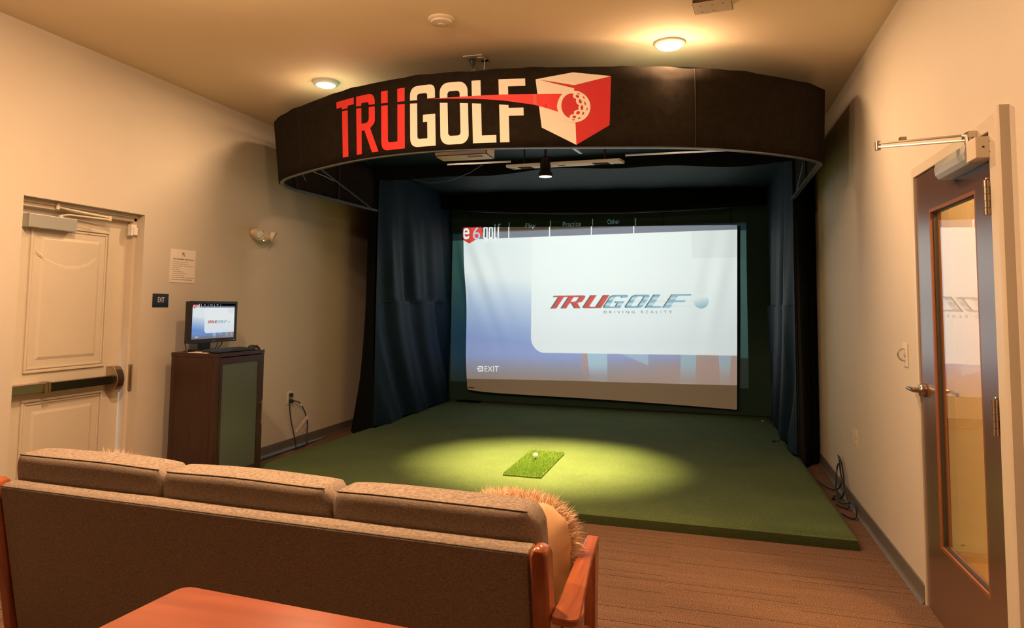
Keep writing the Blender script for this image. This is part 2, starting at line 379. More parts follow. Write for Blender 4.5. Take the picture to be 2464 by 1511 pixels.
struct(MB().box(-5.2, 4.5, YB-.14, YB, 0, HC), 'wall_back', mat('rear_wall_paint', (.10,.075,.055), .8))
def baseboard(name, side, y0, y1):
    s = 1 if side == 'L' else -1; x = XL if side == 'L' else XR
    prof = [(0,0),(.022,0),(.014,.006),(.008,.016),(.006,.03),(.006,.088),(.003,.092),(0,.092)]
    m = MB(); m.prism(prof, lambda a,b: (x+s*a, y0, b), lambda a,b: (x+s*a, y1, b)); struct(m, name, MT['base'])
baseboard('baseboard_left', 'L', LO[1], YF); baseboard('baseboard_right', 'R', RO[1]+.0, YF); baseboard('baseboard_right_rear', 'R', YB, RO[0]-.06)
baseboard('baseboard_left_rear', 'L', YB, LO[0])
# corridor behind the glazed door
struct(MB().box(3.0, 3.12, YB, YF, 0, HC), 'wall_corridor', MT['trim'])
struct(MB().box(1.135, 3.0, 4.78, 4.90, 0, HC), 'wall_corridor_end', MT['trim'])
struct(MB().box(1.135, 3.0, YB, 4.78, 0, .004), 'floor_corridor', mat('hall_vinyl', (.55,.40,.24), .5))
m = MB(); m.box(1.135, 3.0, 4.762, 4.78, .004, .058); m.box(1.135, 3.0, 4.768, 4.78, .058, .066)
for x in (1.275, 1.36): m.box(x, x+.055, 4.755, 4.78, .066, 2.6)
struct(m, 'trim_1', MT['trim'])
# ---------------------------------------------------------------- left door (recessed, painted, panic bar)
d1 = thing('door_1', 'cream painted panel door set back in the left wall with a push bar', 'door', (XL-.10, 3.6, 0), kind='structure')
XD = XL-.125       # face of leaf
JY = LO[1]-.005
YL1 = 4.062         # latch edge of the leaf
m = MB()
m.box(XL-.20, XL-.07, YL1+.012, LO[1], 0, LO[2]); m.box(XL-.20, XL-.07, LO[0], LO[0]+.02, 0, LO[2]); m.box(XL-.20, XL-.07, LO[0], LO[1], LO[2]-.05, LO[2])
m.box(XL-.095, XL-.075, YL1+.022, LO[1], 0, LO[2]-.02); m.box(XL-.075, XL-.055, LO[0], LO[1], LO[2]-.025, LO[2])
m.build('door_frame', MT['trim'], d1, bevel=.003)
m = MB(); zt = LO[2]-.048
m.v = []; 
poly = [(LO[0]+.02, .008), (YL1-.002, .008), (YL1+.001, .9), (YL1+.0095, 1.35), (YL1+.013, zt), (LO[0]+.02, zt)]
m.prism(poly, lambda y,z: (XD, y, z), lambda y,z: (XD-.045, y, z)); leaf = m.build('door_leaf', MT['trim'], d1)
for z0, z1 in ((.948, 1.872), (.12, .787)):   # raised panels with moulding
    m = MB(); y0, y1 = 3.315, 3.918
    for k, (wd, h) in enumerate(((0,.010),(.035,.010))):
        pass
    for a, b, hh in ((0,.016,.013),(.022,.034,.007)):
        m.box(XD, XD+hh, y0+a, y1-a, z1-b, z1-a); m.box(XD, XD+hh, y0+a, y1-a, z0+a, z0+b); m.box(XD, XD+hh, y0+a, y0+b, z0+b, z1-b); m.box(XD, XD+hh, y1-b, y1-a, z0+b, z1-b)
    i = .075
    m.prism([(y0+i,z0+i),(y1-i,z0+i),(y1-i,z1-i),(y0+i,z1-i)], lambda y,z: (XD, y, z), lambda y,z: (XD+.007, y+(.02 if y < 3.5 else -.02), z+(.02 if z < (z0+z1)/2 else -.02)))
    m.build('door_panel', MT['trim'], d1, bevel=.003)
# push bar
XB = XD+.075
m = MB(); m.box(XD, XB-.01, 3.17, 3.42, .830, .886); m.build('push_bar_end', MT['bronze'], d1, bevel=.004)
m = MB(); m.box(XB-.045, XB, 3.45, 3.95, .828, .884); m.build('push_bar', mat('dark_bar', (.055,.05,.035), .25, .8), d1, bevel=.006)
m = MB(); m.box(XB-.055, XB+.004, 3.415, 3.43, .822, .892); m.box(XB-.055, XB+.004, 3.44, 3.455, .822, .892); m.box(XB-.05, XB, 3.43, 3.44, .826, .888); m.build('push_bar_collar', MT['bronze'], d1, bevel=.003)
m = MB(); arc = [(XD, .765)]+[(XB+.028-.04*((z-.855)/.09)**2, z) for z in np.linspace(.765, .945, 9)]+[(XD, .945)]
m.prism(arc, lambda x,z: (x, 3.945, z), lambda x,z: (x, 4.01, z)); m.build('latch_case', MT['bronze'], d1, bevel=.004)
m = MB(); m.box(XL-.075, XL-.040, YL1+.024, YL1+.036, .77, .95); m.build('strike', MT['bronze'], d1, bevel=.003)
sc_ = [(3.36,1.70),(3.42,1.655),(3.50,1.625),(3.58,1.610),(3.66,1.615),(3.74,1.640),(3.80,1.680)]
for dz, w_ in ((0,.0045),(-.012,.0025)):
    m = MB(); 
    for k in range(len(sc_)-1):
        (a,b_),(c,d_) = sc_[k], sc_[k+1]; m._add([(XD+.0078,a,b_+dz-w_),(XD+.0078,c,d_+dz-w_),(XD+.0078,c,d_+dz+w_),(XD+.0078,a,b_+dz+w_)], [(0,1,2,3)])
    m.build('scuff_mark', mat('scuffed_paint', (.72,.66,.56), .5), d1)
# closer on left door
m = MB(); m.box(XD, XD+.065, 3.25, 3.59, 1.838, 1.921); m.build('closer_body', MT['silver'], d1, bevel=.004)
m = MB(); m.cyl((XD+.035,3.49,1.921),(XD+.035,3.49,1.938),.014); m.tube([(XD+.035,3.49,1.935),(XD+.06,3.53,1.944),(XD+.105,3.81,1.944)],.006)
m.cyl((XD+.105,3.81,1.936),(XD+.105,3.81,1.968),.011); m.tube([(XD+.105,3.81,1.958),(XD+.085,3.62,1.968),(XL-.05,3.43,1.980)],.007); m.cyl((XL-.05,3.43,1.965),(XL-.05,3.43,2.008),.012)
m.build('closer_arm', MT['cream'], d1, smooth=True)
m = MB(); m.box(XL-.085, XL-.052, 4.035, 4.085, 1.86, 1.94); m.box(XL-.052, XL-.043, 4.05, 4.085, 1.865, 1.92); m.build('door_sensor', MT['white'], d1, bevel=.002)
# ---------------------------------------------------------------- right door (brown, glazed)
d2 = thing('door_2', 'dark brown steel door with a tall narrow glass light in the right wall', 'door', (XR, 3.4, 0), kind='structure')
X2 = XR+.004; yh, yl = 2.912, 3.912
m = MB(); m.box(XR-.016, XR+.15, RO[0]-.058, yh-.006, 0, RO[2]); m.box(XR-.006, XR+.15, yh-.006, yl, 2.050, RO[2]); m.box(XR-.004, XR+.15, yl+.004, RO[1]+.012, 0, RO[2])
m.build('door_frame', MT['trim'], d2, bevel=.003)
m = MB(); m.prism([(0,0),(.03,0),(.036,.012),(.036,.03),(.02,.042),(0,.042)], lambda a,b: (XR-a, RO[0]-.10+b+.0, 0), lambda a,b: (XR-a, RO[0]-.10+b, RO[2]+.004)); m.build('door_casing', MT['trim'], d2, smooth=True, angle=50)
g = (3.115, 3.703, .335, 1.865)   # glass y0 y1 z0 z1
def frame_yz(m, x0, x1, y0, y1, z0, z1, a, b, c, d):
    m.box(x0,x1,y0,a,z0,z1); m.box(x0,x1,b,y1,z0,z1); m.box(x0,x1,a,b,z0,c); m.box(x0,x1,a,b,d,z1); return m
frame_yz(MB(), X2, X2+.045, yh, yl, .008, 2.046, g[0], g[1], g[2], g[3]).build('door_leaf', MT['doorbrown'], d2)
frame_yz(MB(), X2+.0, X2+.045, g[0], g[1], g[2], g[3], g[0]+.014, g[1]-.014, g[2]+.014, g[3]-.014).build('glazing_stop', MT['glazing_stop'], d2)
frame_yz(MB(), X2+.012, X2+.034, g[0]+.014, g[1]-.014, g[2]+.014, g[3]-.014, g[0]+.018, g[1]-.018, g[2]+.018, g[3]-.018).build('gasket', MT['gasket'], d2)
MB().box(X2+.020, X2+.026, g[0]+.014, g[1]-.014, g[2]+.014, g[3]-.014).build('glass_pane', MT['glass'], d2)
for zc in (1.806, 1.027):
    m = MB(); yk = 2.925
    for k in range(5):
        z0 = zc-.062+k*.0252; m.cyl((XR-.020,yk,z0),(XR-.020,yk,z0+.0235),.0125 if k % 2 == 0 else .0118,n=16)
    m.lathe([(.004,0),(.008,.003),(.006,.008)], (XR-.016,yk,zc+.064)); m.box(XR-.012, XR-.002, yk-.035, yk-.012, zc-.06, zc+.06); m.box(XR-.012, XR-.004, yk+.0, yk+.012, zc-.06, zc+.06)
    m.build('hinge', MT['bronze'], d2, smooth=True)
# lever
m = MB(); yc = 3.852; zc = 1.02
m.lathe([(.004,0),(.030,0),(.032,.004),(.032,.018),(.028,.024),(.014,.026),(.012,.05),(.010,.055)], (X2,yc,zc), (-1,0,0)); m.build('lever_rose', MT['bronze'], d2, smooth=True)
m = MB(); m.tube([(X2-.05,yc,zc),(X2-.054,yc+.02,zc+.001),(X2-.055,yc+.06,zc+.002),(X2-.05,yc+.10,zc-.002),(X2-.036,yc+.125,zc-.008)], .008, n=12, rs=[.011,.011,.009,.009,.006]); m.build('lever_handle', MT['steel'], d2, smooth=True)
m = MB(); m.tube([(X2+.045,yc,zc),(X2+.10,yc,zc),(X2+.104,yc-.03,zc),(X2+.10,yc-.11,zc-.004)], .009, n=12); m.build('lever_handle', MT['steel'], d2, smooth=True)
# closer
m = MB(); prof = [(0,0),(.055,0),(.068,.02),(.072,.05),(.066,.085),(0,.095)]
m.prism(prof, lambda a,b: (X2-a, 2.99, 1.945+b*.85), lambda a,b: (X2-a, 3.35, 1.945+b*.85)); m.build('closer_cover', MT['silver'], d2, bevel=.002)
m = MB(); m.box(X2-.064, X2-.001, 2.895, 2.99, 1.947, 2.024); m.build('closer_body', MT['cream'], d2, bevel=.002)
m = MB(); 
for zz in (2.006, 1.968): m.cyl((X2-.018,2.8955,zz),(X2-.018,2.894,zz),.004)
m.cyl((X2-.040,2.8955,1.986),(X2-.040,2.894,1.986),.0035); m.build('closer_screw', MT['hole'], d2)
m = MB(); PV = (X2-.035, 3.05, 2.045); EL = (.700, 3.262, 2.078)
m.cyl((PV[0],PV[1],2.02),(PV[0],PV[1],2.062),.014); m.box(PV[0]-.008, PV[0]+.034, 3.035, 3.10, 2.052, 2.078)
m.build('arm_pivot', MT['steel'], d2, bevel=.002)
def bar(m, a, b, w, t):
    a = Vector(a); b = Vector(b); d = (b-a).normalized(); s = d.cross(Vector((0,0,1))).normalized()*w/2; u = Vector((0,0,t/2))
    vs = [a-s-u,a+s-u,a+s+u,a-s+u,b-s-u,b+s-u,b+s+u,b-s+u]; m._add(vs, [(0,1,2,3),(7,6,5,4),(0,4,5,1),(1,5,6,2),(2,6,7,3),(3,7,4,0)])
m = MB(); bar(m, PV, EL, .018, .007); m.build('closer_arm', MT['steel'], d2, bevel=.001)
m = MB(); bar(m, (EL[0],EL[1],2.094), (XR-.012, 3.09, 2.074), .014, .007); m.cyl((EL[0],EL[1],2.066),(EL[0],EL[1],2.104),.011); m.box(EL[0]+.07, EL[0]+.095, EL[1]-.055, EL[1]-.035, 2.094, 2.106); m.build('closer_forearm', MT['bronze'], d2, bevel=.001)
# ---------------------------------------------------------------- ceiling lamps
def lamp(x, y, lab, first=None):
    if first is None:
        t = thing('ceiling_light', lab, 'ceiling light', (x, y, HC), 'round ceiling lights')
        m = MB(); m.lathe([(.098,0),(.098,-.008),(.090,-.020),(.072,-.026),(.070,-.024)], (x,y,HC)); m.build('trim_ring', MT['white'], t, smooth=True)
        m = MB(); m.lathe([(.071,-.020),(.066,-.030),(.05,-.036),(.02,-.039),(.001,-.0395)], (x,y,HC)); m.build('diffuser', MT['lamp'], t, smooth=True, angle=180)
        return t
    r = first.copy(); link(r); r.location = (x,y,HC); r['label'] = lab
    for ch in first.children:
        c = ch.copy(); link(c); c.parent = r
    return r
labs = ['left of the two lit round ceiling lights above the canopy sign', 'right of the two lit round ceiling lights, nearer the right wall',
        'round ceiling light above the back of the sofa', 'round ceiling light above the brown glazed door side']
l0 = None
for (x, y), lb, dim in zip(LAMPS, labs, DIM):
    t = lamp(x, y, lb, l0); l0 = l0 or t
    ld = bpy.data.lights.new('halo_fill', 'POINT'); ld.energy = HALO_FILL*dim; ld.color = WARM; ld.shadow_soft_size = .06
    lo = link(bpy.data.objects.new('halo_fill', ld)); lo.location = (0,0,-.20); lo.parent = t  # added unseen point light below the fitting, brightens the ceiling around it
    ld = bpy.data.lights.new('lamp_disc', 'AREA'); ld.shape = 'DISK'; ld.size = .14; ld.energy = LAMP_DOWN*dim; ld.color = WARM
    lo = link(bpy.data.objects.new('lamp_disc', ld)); lo.location = (0,0,-.045); lo.parent = t
ld = bpy.data.lights.new('corridor_light', 'POINT'); ld.energy = 240; ld.color = (1,.56,.20); ld.shadow_soft_size = .1
lo = link(bpy.data.objects.new('corridor_light', ld)); lo.location = (2.1, 2.6, 2.7)
# ---------------------------------------------------------------- turf platform
PH = .092
t = thing('turf_platform', 'low green putting turf platform filling the floor under the canopy', 'platform', (-1.3, 6.9, 0))
def plat_outline(inset):
    a = [(-3.285+inset, 4.66+inset), (.845-inset, 4.66+inset), (.815-inset, 6.90), (.775-inset, 6.93), (.775-inset, 9.235), (-3.395+inset, 9.235), (-3.395+inset, 6.9), (-3.44+inset, 6.86), (-3.50+inset, 4.86+inset), (-3.285+inset, 4.86+inset)]
    return a
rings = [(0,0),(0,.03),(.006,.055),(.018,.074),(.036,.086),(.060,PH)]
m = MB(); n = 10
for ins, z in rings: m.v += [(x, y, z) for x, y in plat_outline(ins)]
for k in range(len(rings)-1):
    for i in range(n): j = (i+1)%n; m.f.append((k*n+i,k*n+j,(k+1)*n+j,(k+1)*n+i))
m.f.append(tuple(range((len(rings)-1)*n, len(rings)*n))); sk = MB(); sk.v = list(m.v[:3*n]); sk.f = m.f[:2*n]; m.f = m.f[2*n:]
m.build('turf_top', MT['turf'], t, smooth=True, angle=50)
sk.build('shaded_turf_side', turf('shaded_turf_copy', (.012,.020,.006), (.055,.070,.022), sheen=0), t, smooth=True, angle=50)  # darker copy of the turf, shade of the low sides put into its colour
# hitting mat with grass blades
hm = thing('hitting_mat', 'small bright green grass hitting mat under the spotlight', 'golf mat', (-1.35, 5.80, PH))
mx0, mx1, my0, my1 = -1.50, -1.20, 5.335, 6.27
MB().box(mx0, mx1, my0, my1, PH, PH+.012).build('mat_base', MT['mat'], hm)
NB = 26000
bx = rng.uniform(mx0, mx1, NB); by = rng.uniform(my0, my1, NB); dens = rng.random(NB)
v = []; f = []
hx = rng.normal(0,.004,NB); hy = rng.normal(-.002,.005,NB); an = rng.uniform(0,math.pi,NB); hh = rng.uniform(.013,.022,NB)
for i in range(NB):
    c, s = math.cos(an[i])*.0011, math.sin(an[i])*.0011; x, y = bx[i], by[i]; z = PH+.010; k = len(v)
    v += [(x-c,y-s,z),(x+c,y+s,z),(x+hx[i],y+hy[i],z+hh[i])]; f.append((k,k+1,k+2))
m = MB(); m.v = v; m.f = f; m.build('grass_pile', MT['blade'], hm, kind='stuff')
o = MB().lathe([(.0215*math.sin(a), -.0215*math.cos(a)) for a in np.linspace(.05, math.pi-.05, 18)], (-1.375, 5.90, PH+.052)).build('golf_ball', MT['ball'], smooth=True, angle=180)
tag(o, 'white golf ball teed up on the small green hitting mat', 'golf ball')
o = MB().lathe([(.004,0),(.004,.012),(.0075,.019),(.007,.020)], (-1.375, 5.90, PH+.0108)).build('golf_tee', MT['black'], smooth=True)
tag(o, 'short dark rubber tee holding the white golf ball', 'golf tee')
# ---------------------------------------------------------------- simulator booth: posts, beams, cloths
b = thing('simulator_booth', 'black cloth golf simulator booth standing around the turf platform', 'booth', (-1.3, 8.0, 0))
CZ = 2.875
def post(x0, x1, y0, y1):
    m = MB(); m.box(x0, x1, y0, y1, 0, CZ); return m.build('post', MT['blackmetal'], b, bevel=.002)
for x0, x1 in ((-3.475,-3.41),(.785,.85)):
    for y0 in (6.90, 9.27): post(x0, x1, y0, y0+.05)
m = MB()
for xx in (-3.443, .818):
    for z in np.arange(2.30, 2.85, .075):
        r = .006 if int(round((z-2.30)/.075)) % 2 == 0 else .0035
        m.cyl((xx, 6.9, z), (xx, 6.896, z), r, n=10)
m.build('bolt', MT['alu'], b, kind='stuff')
def beam(x0, x1, y0, y1, z0, z1): return MB().box(x0,x1,y0,y1,z0,z1).build('beam', MT['blackmetal'], b)
beam(-3.41, .785, 6.90, 6.95, CZ-.05, CZ); beam(-3.41, .785, 9.27, 9.32, CZ-.05, CZ)
beam(-3.475, -3.41, 6.95, 9.27, CZ-.05, CZ); beam(.785, .85, 6.95, 9.27, CZ-.05, CZ)
# side curtains, folds sweeping down towards the back
def side(x, sgn, y0, y1, seed):
    def fn(u, v):
        y = y0+(y1-y0)*u; z = CZ-.02-(CZ-.02-(PH+.004))*v
        seam = 1.42; dz = (CZ-z)
        if z > seam: ph = (y-y0)*9 - dz*2.0 + seed; amp = .009+.034*min(1, dz/1.2)*math.exp(-((y-y0-.7)/1.1)**2)
        else: ph = (y-y0)*7.5 - (CZ-seam)*2.0 - (seam-z)**1.4*3.3 + seed; amp = .042*(1-.35*u)
        d = amp*(math.sin(ph)+.45*math.sin(2.1*ph+1)) + .008*math.exp(-((z-seam)/.02)**2)
        bow = .03*math.sin(math.pi*u)*math.sin(math.pi*v)
        e_ = min(1, u*9)*min(1, (1-u)*9); return (x + sgn*(.02+(.045+d-bow*.3)*e_), y, z)
    m = MB().grid(fn, 110, 90); return m.build('side_curtain', MT['booth'], b, smooth=True, angle=180)
side(-3.405, 1, 6.93, 9.25, .4); side(.80, -1, 6.93, 9.25, 2.2)
for x, s in ((-3.34,1),(.735,-1)):
    MB().tube([(x+s*.006*math.sin(y*30), y, 1.425+.004*math.sin(y*17)) for y in np.arange(6.98, 9.2, .04)], .0035, n=6).build('curtain_hem', MT['booth'], b, smooth=True)
# outer wraps round the front posts
def wrapL(u, v):
    z = CZ*(1-v); fl = max(0, (1.5-z)/1.5)**1.6
    P = [(-3.395,6.905),(-3.415,6.885),(-3.48,6.88),(-3.492,6.96),(-3.492,7.6),(-3.495,9.3)]
    Q = [(-3.385,6.93),(-3.43,6.87),(-3.60,6.93),(-3.72,7.10),(-3.66,7.6),(-3.55,9.3)]
    k = u*5; i = min(4, int(k)); t = k-i
    a = np.array(P[i])*(1-t)+np.array(P[i+1])*t; q = np.array(Q[i])*(1-t)+np.array(Q[i+1])*t
    p = a*(1-fl)+q*fl; w = .010*fl*math.sin(u*60)
    return (p[0]+w, p[1]+w, z)
MB().grid(wrapL, 80, 40).build('outer_wrap', MT['blackcloth'], b, smooth=True, angle=180)
def wrapR(u, v):
    z = CZ*(1-v)
    P = [(.775,6.90),(.80,6.885),(.86,6.89),(.90,7.0),(.985,7.12)]
    k = u*4; i = min(3, int(k)); t = k-i; p = np.array(P[i])*(1-t)+np.array(P[i+1])*t
    return (p[0], p[1]+.012*math.sin(u*26+z*.6)*min(1,v*3+.2)+.02*v, z)
MB().grid(wrapR, 50, 30).build('outer_wrap', MT['blackcloth'], b, smooth=True, angle=180)
# back cloth, ceiling cloth, valance, batten
def back(u, v):
    x = -3.40+4.19*u; z = PH+.005+(CZ-.03-PH)*v; e = min(u, 1-u)
    d = .012*math.sin(x*7+z*2.2)*math.exp(-e*9)+.004*math.sin(x*2.3+z)
    d += .05*math.exp(-((x+3.12+.18*(z-1.6))/.05)**2)*math.exp(-((z-1.75)/.45)**2)
    return (x, 9.245-d, z)
MB().grid(back, 120, 70).build('back_curtain', MT['backcloth'], b, smooth=True, angle=180)
def ceilc(u, v):
    x = -3.41+4.20*u; y = 6.93+2.32*v
    return (x, y, CZ-.012-.03*math.sin(math.pi*u)*math.sin(math.pi*v)-.003*math.sin(x*9+y*3))
MB().grid(ceilc, 60, 40).build('ceiling_cloth', MT['boothceil'], b, smooth=True, angle=180)
def val(u, v):
    x = -3.40+4.12*u; sag = .075*math.sin(math.pi*min(1,u*1.02))
    top = CZ-.02; bot = 2.665-sag*1.25+.02*u
    return (x, 8.72+.35*u*u+.006*math.sin(x*11)*v, top+(bot-top)*v)
MB().grid(val, 90, 8).build('valance', MT['blackcloth'], b, smooth=True, angle=180, solid=.004)
m = MB()
m.tube([(-3.06+3.78*u, 8.735+.33*u*u, 2.648-.085*math.sin(math.pi*u)**.8+.02*u) for u in np.linspace(0.001,.999,40)], .019, n=10)
m.build('batten', MT['blackmetal'], b, smooth=True, angle=180)
def fval(u, v):
    x = -3.41+4.2*u; bot = CZ-.13-.02*math.sin(x*2.1+1)-.012*math.sin(x*5.3)
    return (x, 6.885+.01*math.sin(x*6)*v, CZ+(bot-CZ)*v)
MB().grid(fval, 90, 4).build('front_valance', MT['blackcloth'], b, smooth=True, angle=180, solid=.004)
# ---------------------------------------------------------------- canopy sign
CPT = [(-3.42,6.85),(-3.64,5.62),(-3.605,5.40),(-3.51,5.19),(-3.36,5.02),(-3.16,4.88),(-2.95,4.75),(-2.7,4.61),(-2.38,4.46),(-2.1,4.375),(-1.83,4.325),(-1.5,4.31),(-1.2,4.34),(-.9,4.395),(-.5,4.49),(-.2,4.57),(.05,4.67),(.3,4.82),(.55,5.02),(.7,5.17),(.815,5.34),(.80,6.85)]
ZB, ZT, CQ = 2.43, 2.92, .970
CPT[0] = (-3.42/CQ, 6.90/CQ); CPT[-1] = (.80/CQ, 6.90/CQ)
def _spl():
    P = np.array(CPT); out = [P[0]]; p = P[1:-1]; e = np.vstack([2*p[0]-p[1], p, 2*p[-1]-p[-2]])
    for i in range(1, len(e)-2):
        a, b_, c, d = e[i-1:i+3]
        for k in range(6):
            t_ = k/6.; out.append(.5*((2*b_)+(-a+c)*t_+(2*a-5*b_+4*c-d)*t_*t_+(-a+3*b_-3*c+d)*t_**3))
    out = np.array(out+[p[-1], P[-1]])
    for _ in range(6):
        o_ = out.copy(); o_[3:-3] = (out[2:-4]+2*out[3:-3]+out[4:-2])/4; out = o_
    return out
PL = _spl(); SL = np.concatenate([[0], np.cumsum(np.linalg.norm(np.diff(PL, axis=0), axis=1))]); SL -= SL[1]-1.2495
def csurf(s, z, off=0.0):
    x = float(np.interp(s, SL, PL[:,0])); y = float(np.interp(s, SL, PL[:,1]))
    if off:
        x2 = float(np.interp(s+.01, SL, PL[:,0])); y2 = float(np.interp(s+.01, SL, PL[:,1])); x1 = float(np.interp(s-.01, SL, PL[:,0])); y1 = float(np.interp(s-.01, SL, PL[:,1]))
        d = Vector((x2-x1, y2-y1)).normalized(); x += d.y*off; y -= d.x*off
    y += .05-.10*(z-ZB)/(ZT-ZB); q = CQ
    return (x*q, y*q, 1.4+(z-1.4)*q)
cn = thing('canopy_sign', 'large curved black canopy sign with red and cream lettering above the turf', 'sign', (-1.3, 5.0, ZB))
def band(u, v):
    s = SL[0]+(SL[-1]-SL[0])*u; z = ZB+(ZT-ZB)*v
    if v == 1: z += .004*math.sin(s*9)+.003*math.sin(s*23)
    return csurf(s, z)
MB().grid(band, 240, 6).build('fabric_band', MT['canopy'], cn, smooth=True, angle=180, solid=.006)
for zz, nm in ((ZB+.004,'bottom_rail'),(ZT-.01,'top_rail')):
    m = MB(); SS = np.linspace(SL[0]+.02, SL[-1]-.02, 150)
    m.v = []; q = 0
    for s in SS:
        for o_, dz in ((-.006,-.012),(-.034,-.012),(-.034,.014),(-.006,.014)): m.v.append(csurf(s, zz+dz, o_))
    for k in range(len(SS)-1):
        for i in range(4): j = (i+1)%4; m.f.append((k*4+i,k*4+j,(k+1)*4+j,(k+1)*4+i))
    m.f += [(0,1,2,3), tuple(len(m.v)-4+i for i in (3,2,1,0))]
    m.build(nm, MT['rail'] if nm == 'bottom_rail' else MT['blackmetal'], cn)
m = MB()   # frame inside the canopy: posts, ties and diagonals
def strut(a, c, r=.016, mt='blackmetal'): MB().cyl(a, c, r, n=8).build('strut', MT[mt], cn, smooth=True)
for s in (1.28, 1.75, 6.49):
    a = csurf(s, ZB+.02, -.05); c = csurf(s, ZT-.02, -.05); strut(a, c, .014)
for z in (ZB+.015, ZT-.02):
    zq = 1.4+(z-1.4)*CQ; strut((-2.77, 4.64, zq), (-3.43, 6.88, zq), .009)
strut((-3.46, 6.2, 2.41), (-3.46, 6.2, 2.85), .012); strut((.78, 6.1, 2.41), (.78, 6.1, 2.85), .012)
strut((.78, 5.35, 2.84), (.80, 6.85, 2.42), .012)
for a, c in (((-.80,4.45,2.415),(-.87,5.14,2.53)),): 
    m = MB(); bar(m, a, c, .022, .01); m.build('bracket', MT['alu'], cn)
m = MB(); m.tube([(-3.38,5.45,2.48),(-3.34,5.34,2.52),(-3.26,5.34,2.54),(-3.19,5.45,2.51),(-3.11,5.59,2.46)], .003, n=6); m.build('loose_wire', MT['cordgrey'], cn, smooth=True)
m = MB(); top = []
pts = [csurf(s, ZT-.035, -.02) for s in np.linspace(SL[0]+.02, SL[-1]-.02, 90)]; top = [(p[0], p[1], 2.862) for p in pts]
cxy = (-1.3, 6.88, 2.862); m.v = top+[cxy]; m.f = [(i, i+1, len(top)) for i in range(len(top)-1)]
m.build('top_cover', MT['boothceil'], cn)
for s in (2.322, 5.448):
    m = MB(); m.tube([csurf(s, z, .004) for z in np.linspace(ZB+.004, ZT-.004, 8)], .002, n=5); m.build('seam', MT['seam'], cn)
def on_canopy(name, tris2d, off, mt, label=None, cuts=True):
    bm = bmesh.new(); V, F = tris2d
    vs = [bm.verts.new((p[0], p[1], 0)) for p in V]
    for fc in F:
        try: bm.faces.new([vs[i] for i in fc])
        except ValueError: pass
    if cuts:
        x0 = min(p[0] for p in V); x1 = max(p[0] for p in V)
        for x in np.arange(math.floor(x0/.03)*.03, x1, .03):
            bmesh.ops.bisect_plane(bm, geom=bm.verts[:]+bm.edges[:]+bm.faces[:], plane_co=(x,0,0), plane_no=(1,0,0))
    bm.verts.index_update(); m = MB(); m.v = [csurf(v.co.x, v.co.y, off) for v in bm.verts]; m.f = [tuple(v.index for v in fc.verts) for fc in bm.faces]; bm.free()
    return m.build(name, MT[mt], cn, smooth=True, angle=180, label=label)
def lean(s): return float(np.interp(s, [2.9,3.5,3.9,4.67], [.09,.07,.03,0]))
ZU = lambda s: float(np.interp(s, [2.85,3.1,3.33,3.56,3.8,4.4], [2.797,2.789,2.776,2.766,2.760,2.758]))
ZL = lambda s: float(np.interp(s, [2.85,3.1,3.33,3.56,3.8,4.0,4.2,4.36], [2.785,2.775,2.761,2.747,2.731,2.714,2.698,2.682]))
for ch, s0, s1 in (('T',2.857,3.055),('R',3.08,3.292),('U',3.318,3.517),('G',3.560,3.750),('O',3.785,3.982),('L',4.010,4.166),('F',4.190,4.364)):
    wd, loops = LET[ch]; out_v = []; out_f = []
    V, F = poly_mesh(loops); V = [(s0+p[0]/wd*(s1-s0), 2.460+p[1]*.395) for p in V]
    for up in (True, False):
        bm = bmesh.new(); vs = [bm.verts.new((p[0],p[1],0)) for p in V]
        for fc in F:
            try: bm.faces.new([vs[i] for i in fc])
            except ValueError: pass
        fn = ZU if up else ZL; za, zb = fn(s0), fn(s1); d = Vector((s1-s0, zb-za, 0)).normalized(); no = Vector((-d.y, d.x, 0))
        bmesh.ops.bisect_plane(bm, geom=bm.verts[:]+bm.edges[:]+bm.faces[:], plane_co=(s0,za,0), plane_no=no, clear_inner=up, clear_outer=not up)
        bm.verts.index_update(); n0 = len(out_v); out_v += [(v.co.x+lean(v.co.x)*(v.co.y-2.66), v.co.y) for v in bm.verts]; out_f += [tuple(v.index+n0 for v in fc.verts) for fc in bm.faces]; bm.free()
    on_canopy('letter', (out_v, out_f), .005, 'signred' if ch in 'TRU' else 'signwhite', label=('red letter '+ch) if ch in 'TRU' else ('cream letter '+ch))
E2 = lambda x, y: (4.4085+.000351*x, 2.927-.000343*y)
def emb(name, pts, off, mt, label=None): on_canopy(name, poly_mesh([[E2(*p) for p in pts]]), off, mt, label)
emb('emblem_top', [(70,230),(755,115),(1440,187),(765,345)][::-1], .005, 'signwhite')
emb('emblem_side', [(70,232),(130,238),(765,400),(765,460),(775,1425),(150,1105)], .005, 'signwhite')
emb('emblem_front', [(765,345),(1440,190),(1390,1068),(775,1425),(765,460)], .0052, 'signdark', 'deep red side of the cube emblem')
emb('emblem_sliver', [(130,238),(450,290),(765,345),(765,400),(450,315)], .0056, 'signdark')
sw = [(3.686,2.764),(3.84,2.7605),(4.0,2.759),(4.212,2.7595),(4.417,2.757),(4.60,2.756),(4.585,2.74),(4.570,2.71),(4.562,2.68),(4.568,2.645),(4.50,2.668),(4.411,2.692),(4.30,2.709),(4.212,2.723),(4.1,2.734),(4.0,2.743),(3.844,2.7535)]
on_canopy('swoosh', poly_mesh([sw]), .0066, 'signred', 'red swoosh')
on_canopy('swoosh_flash', poly_mesh([[(4.412,2.757),(4.436,2.757),(4.436,2.688),(4.412,2.693)]]), .0072, 'signpink')
def ell(cx, cy, rx, ry, rot=0, n=24):
    out = []
    for i in range(n):
        t = 2*math.pi*i/n; x = rx*math.cos(t); y = ry*math.sin(t); a = math.radians(rot); out.append(E2(cx+x*math.cos(a)-y*math.sin(a), cy+x*math.sin(a)+y*math.cos(a)))
    return out
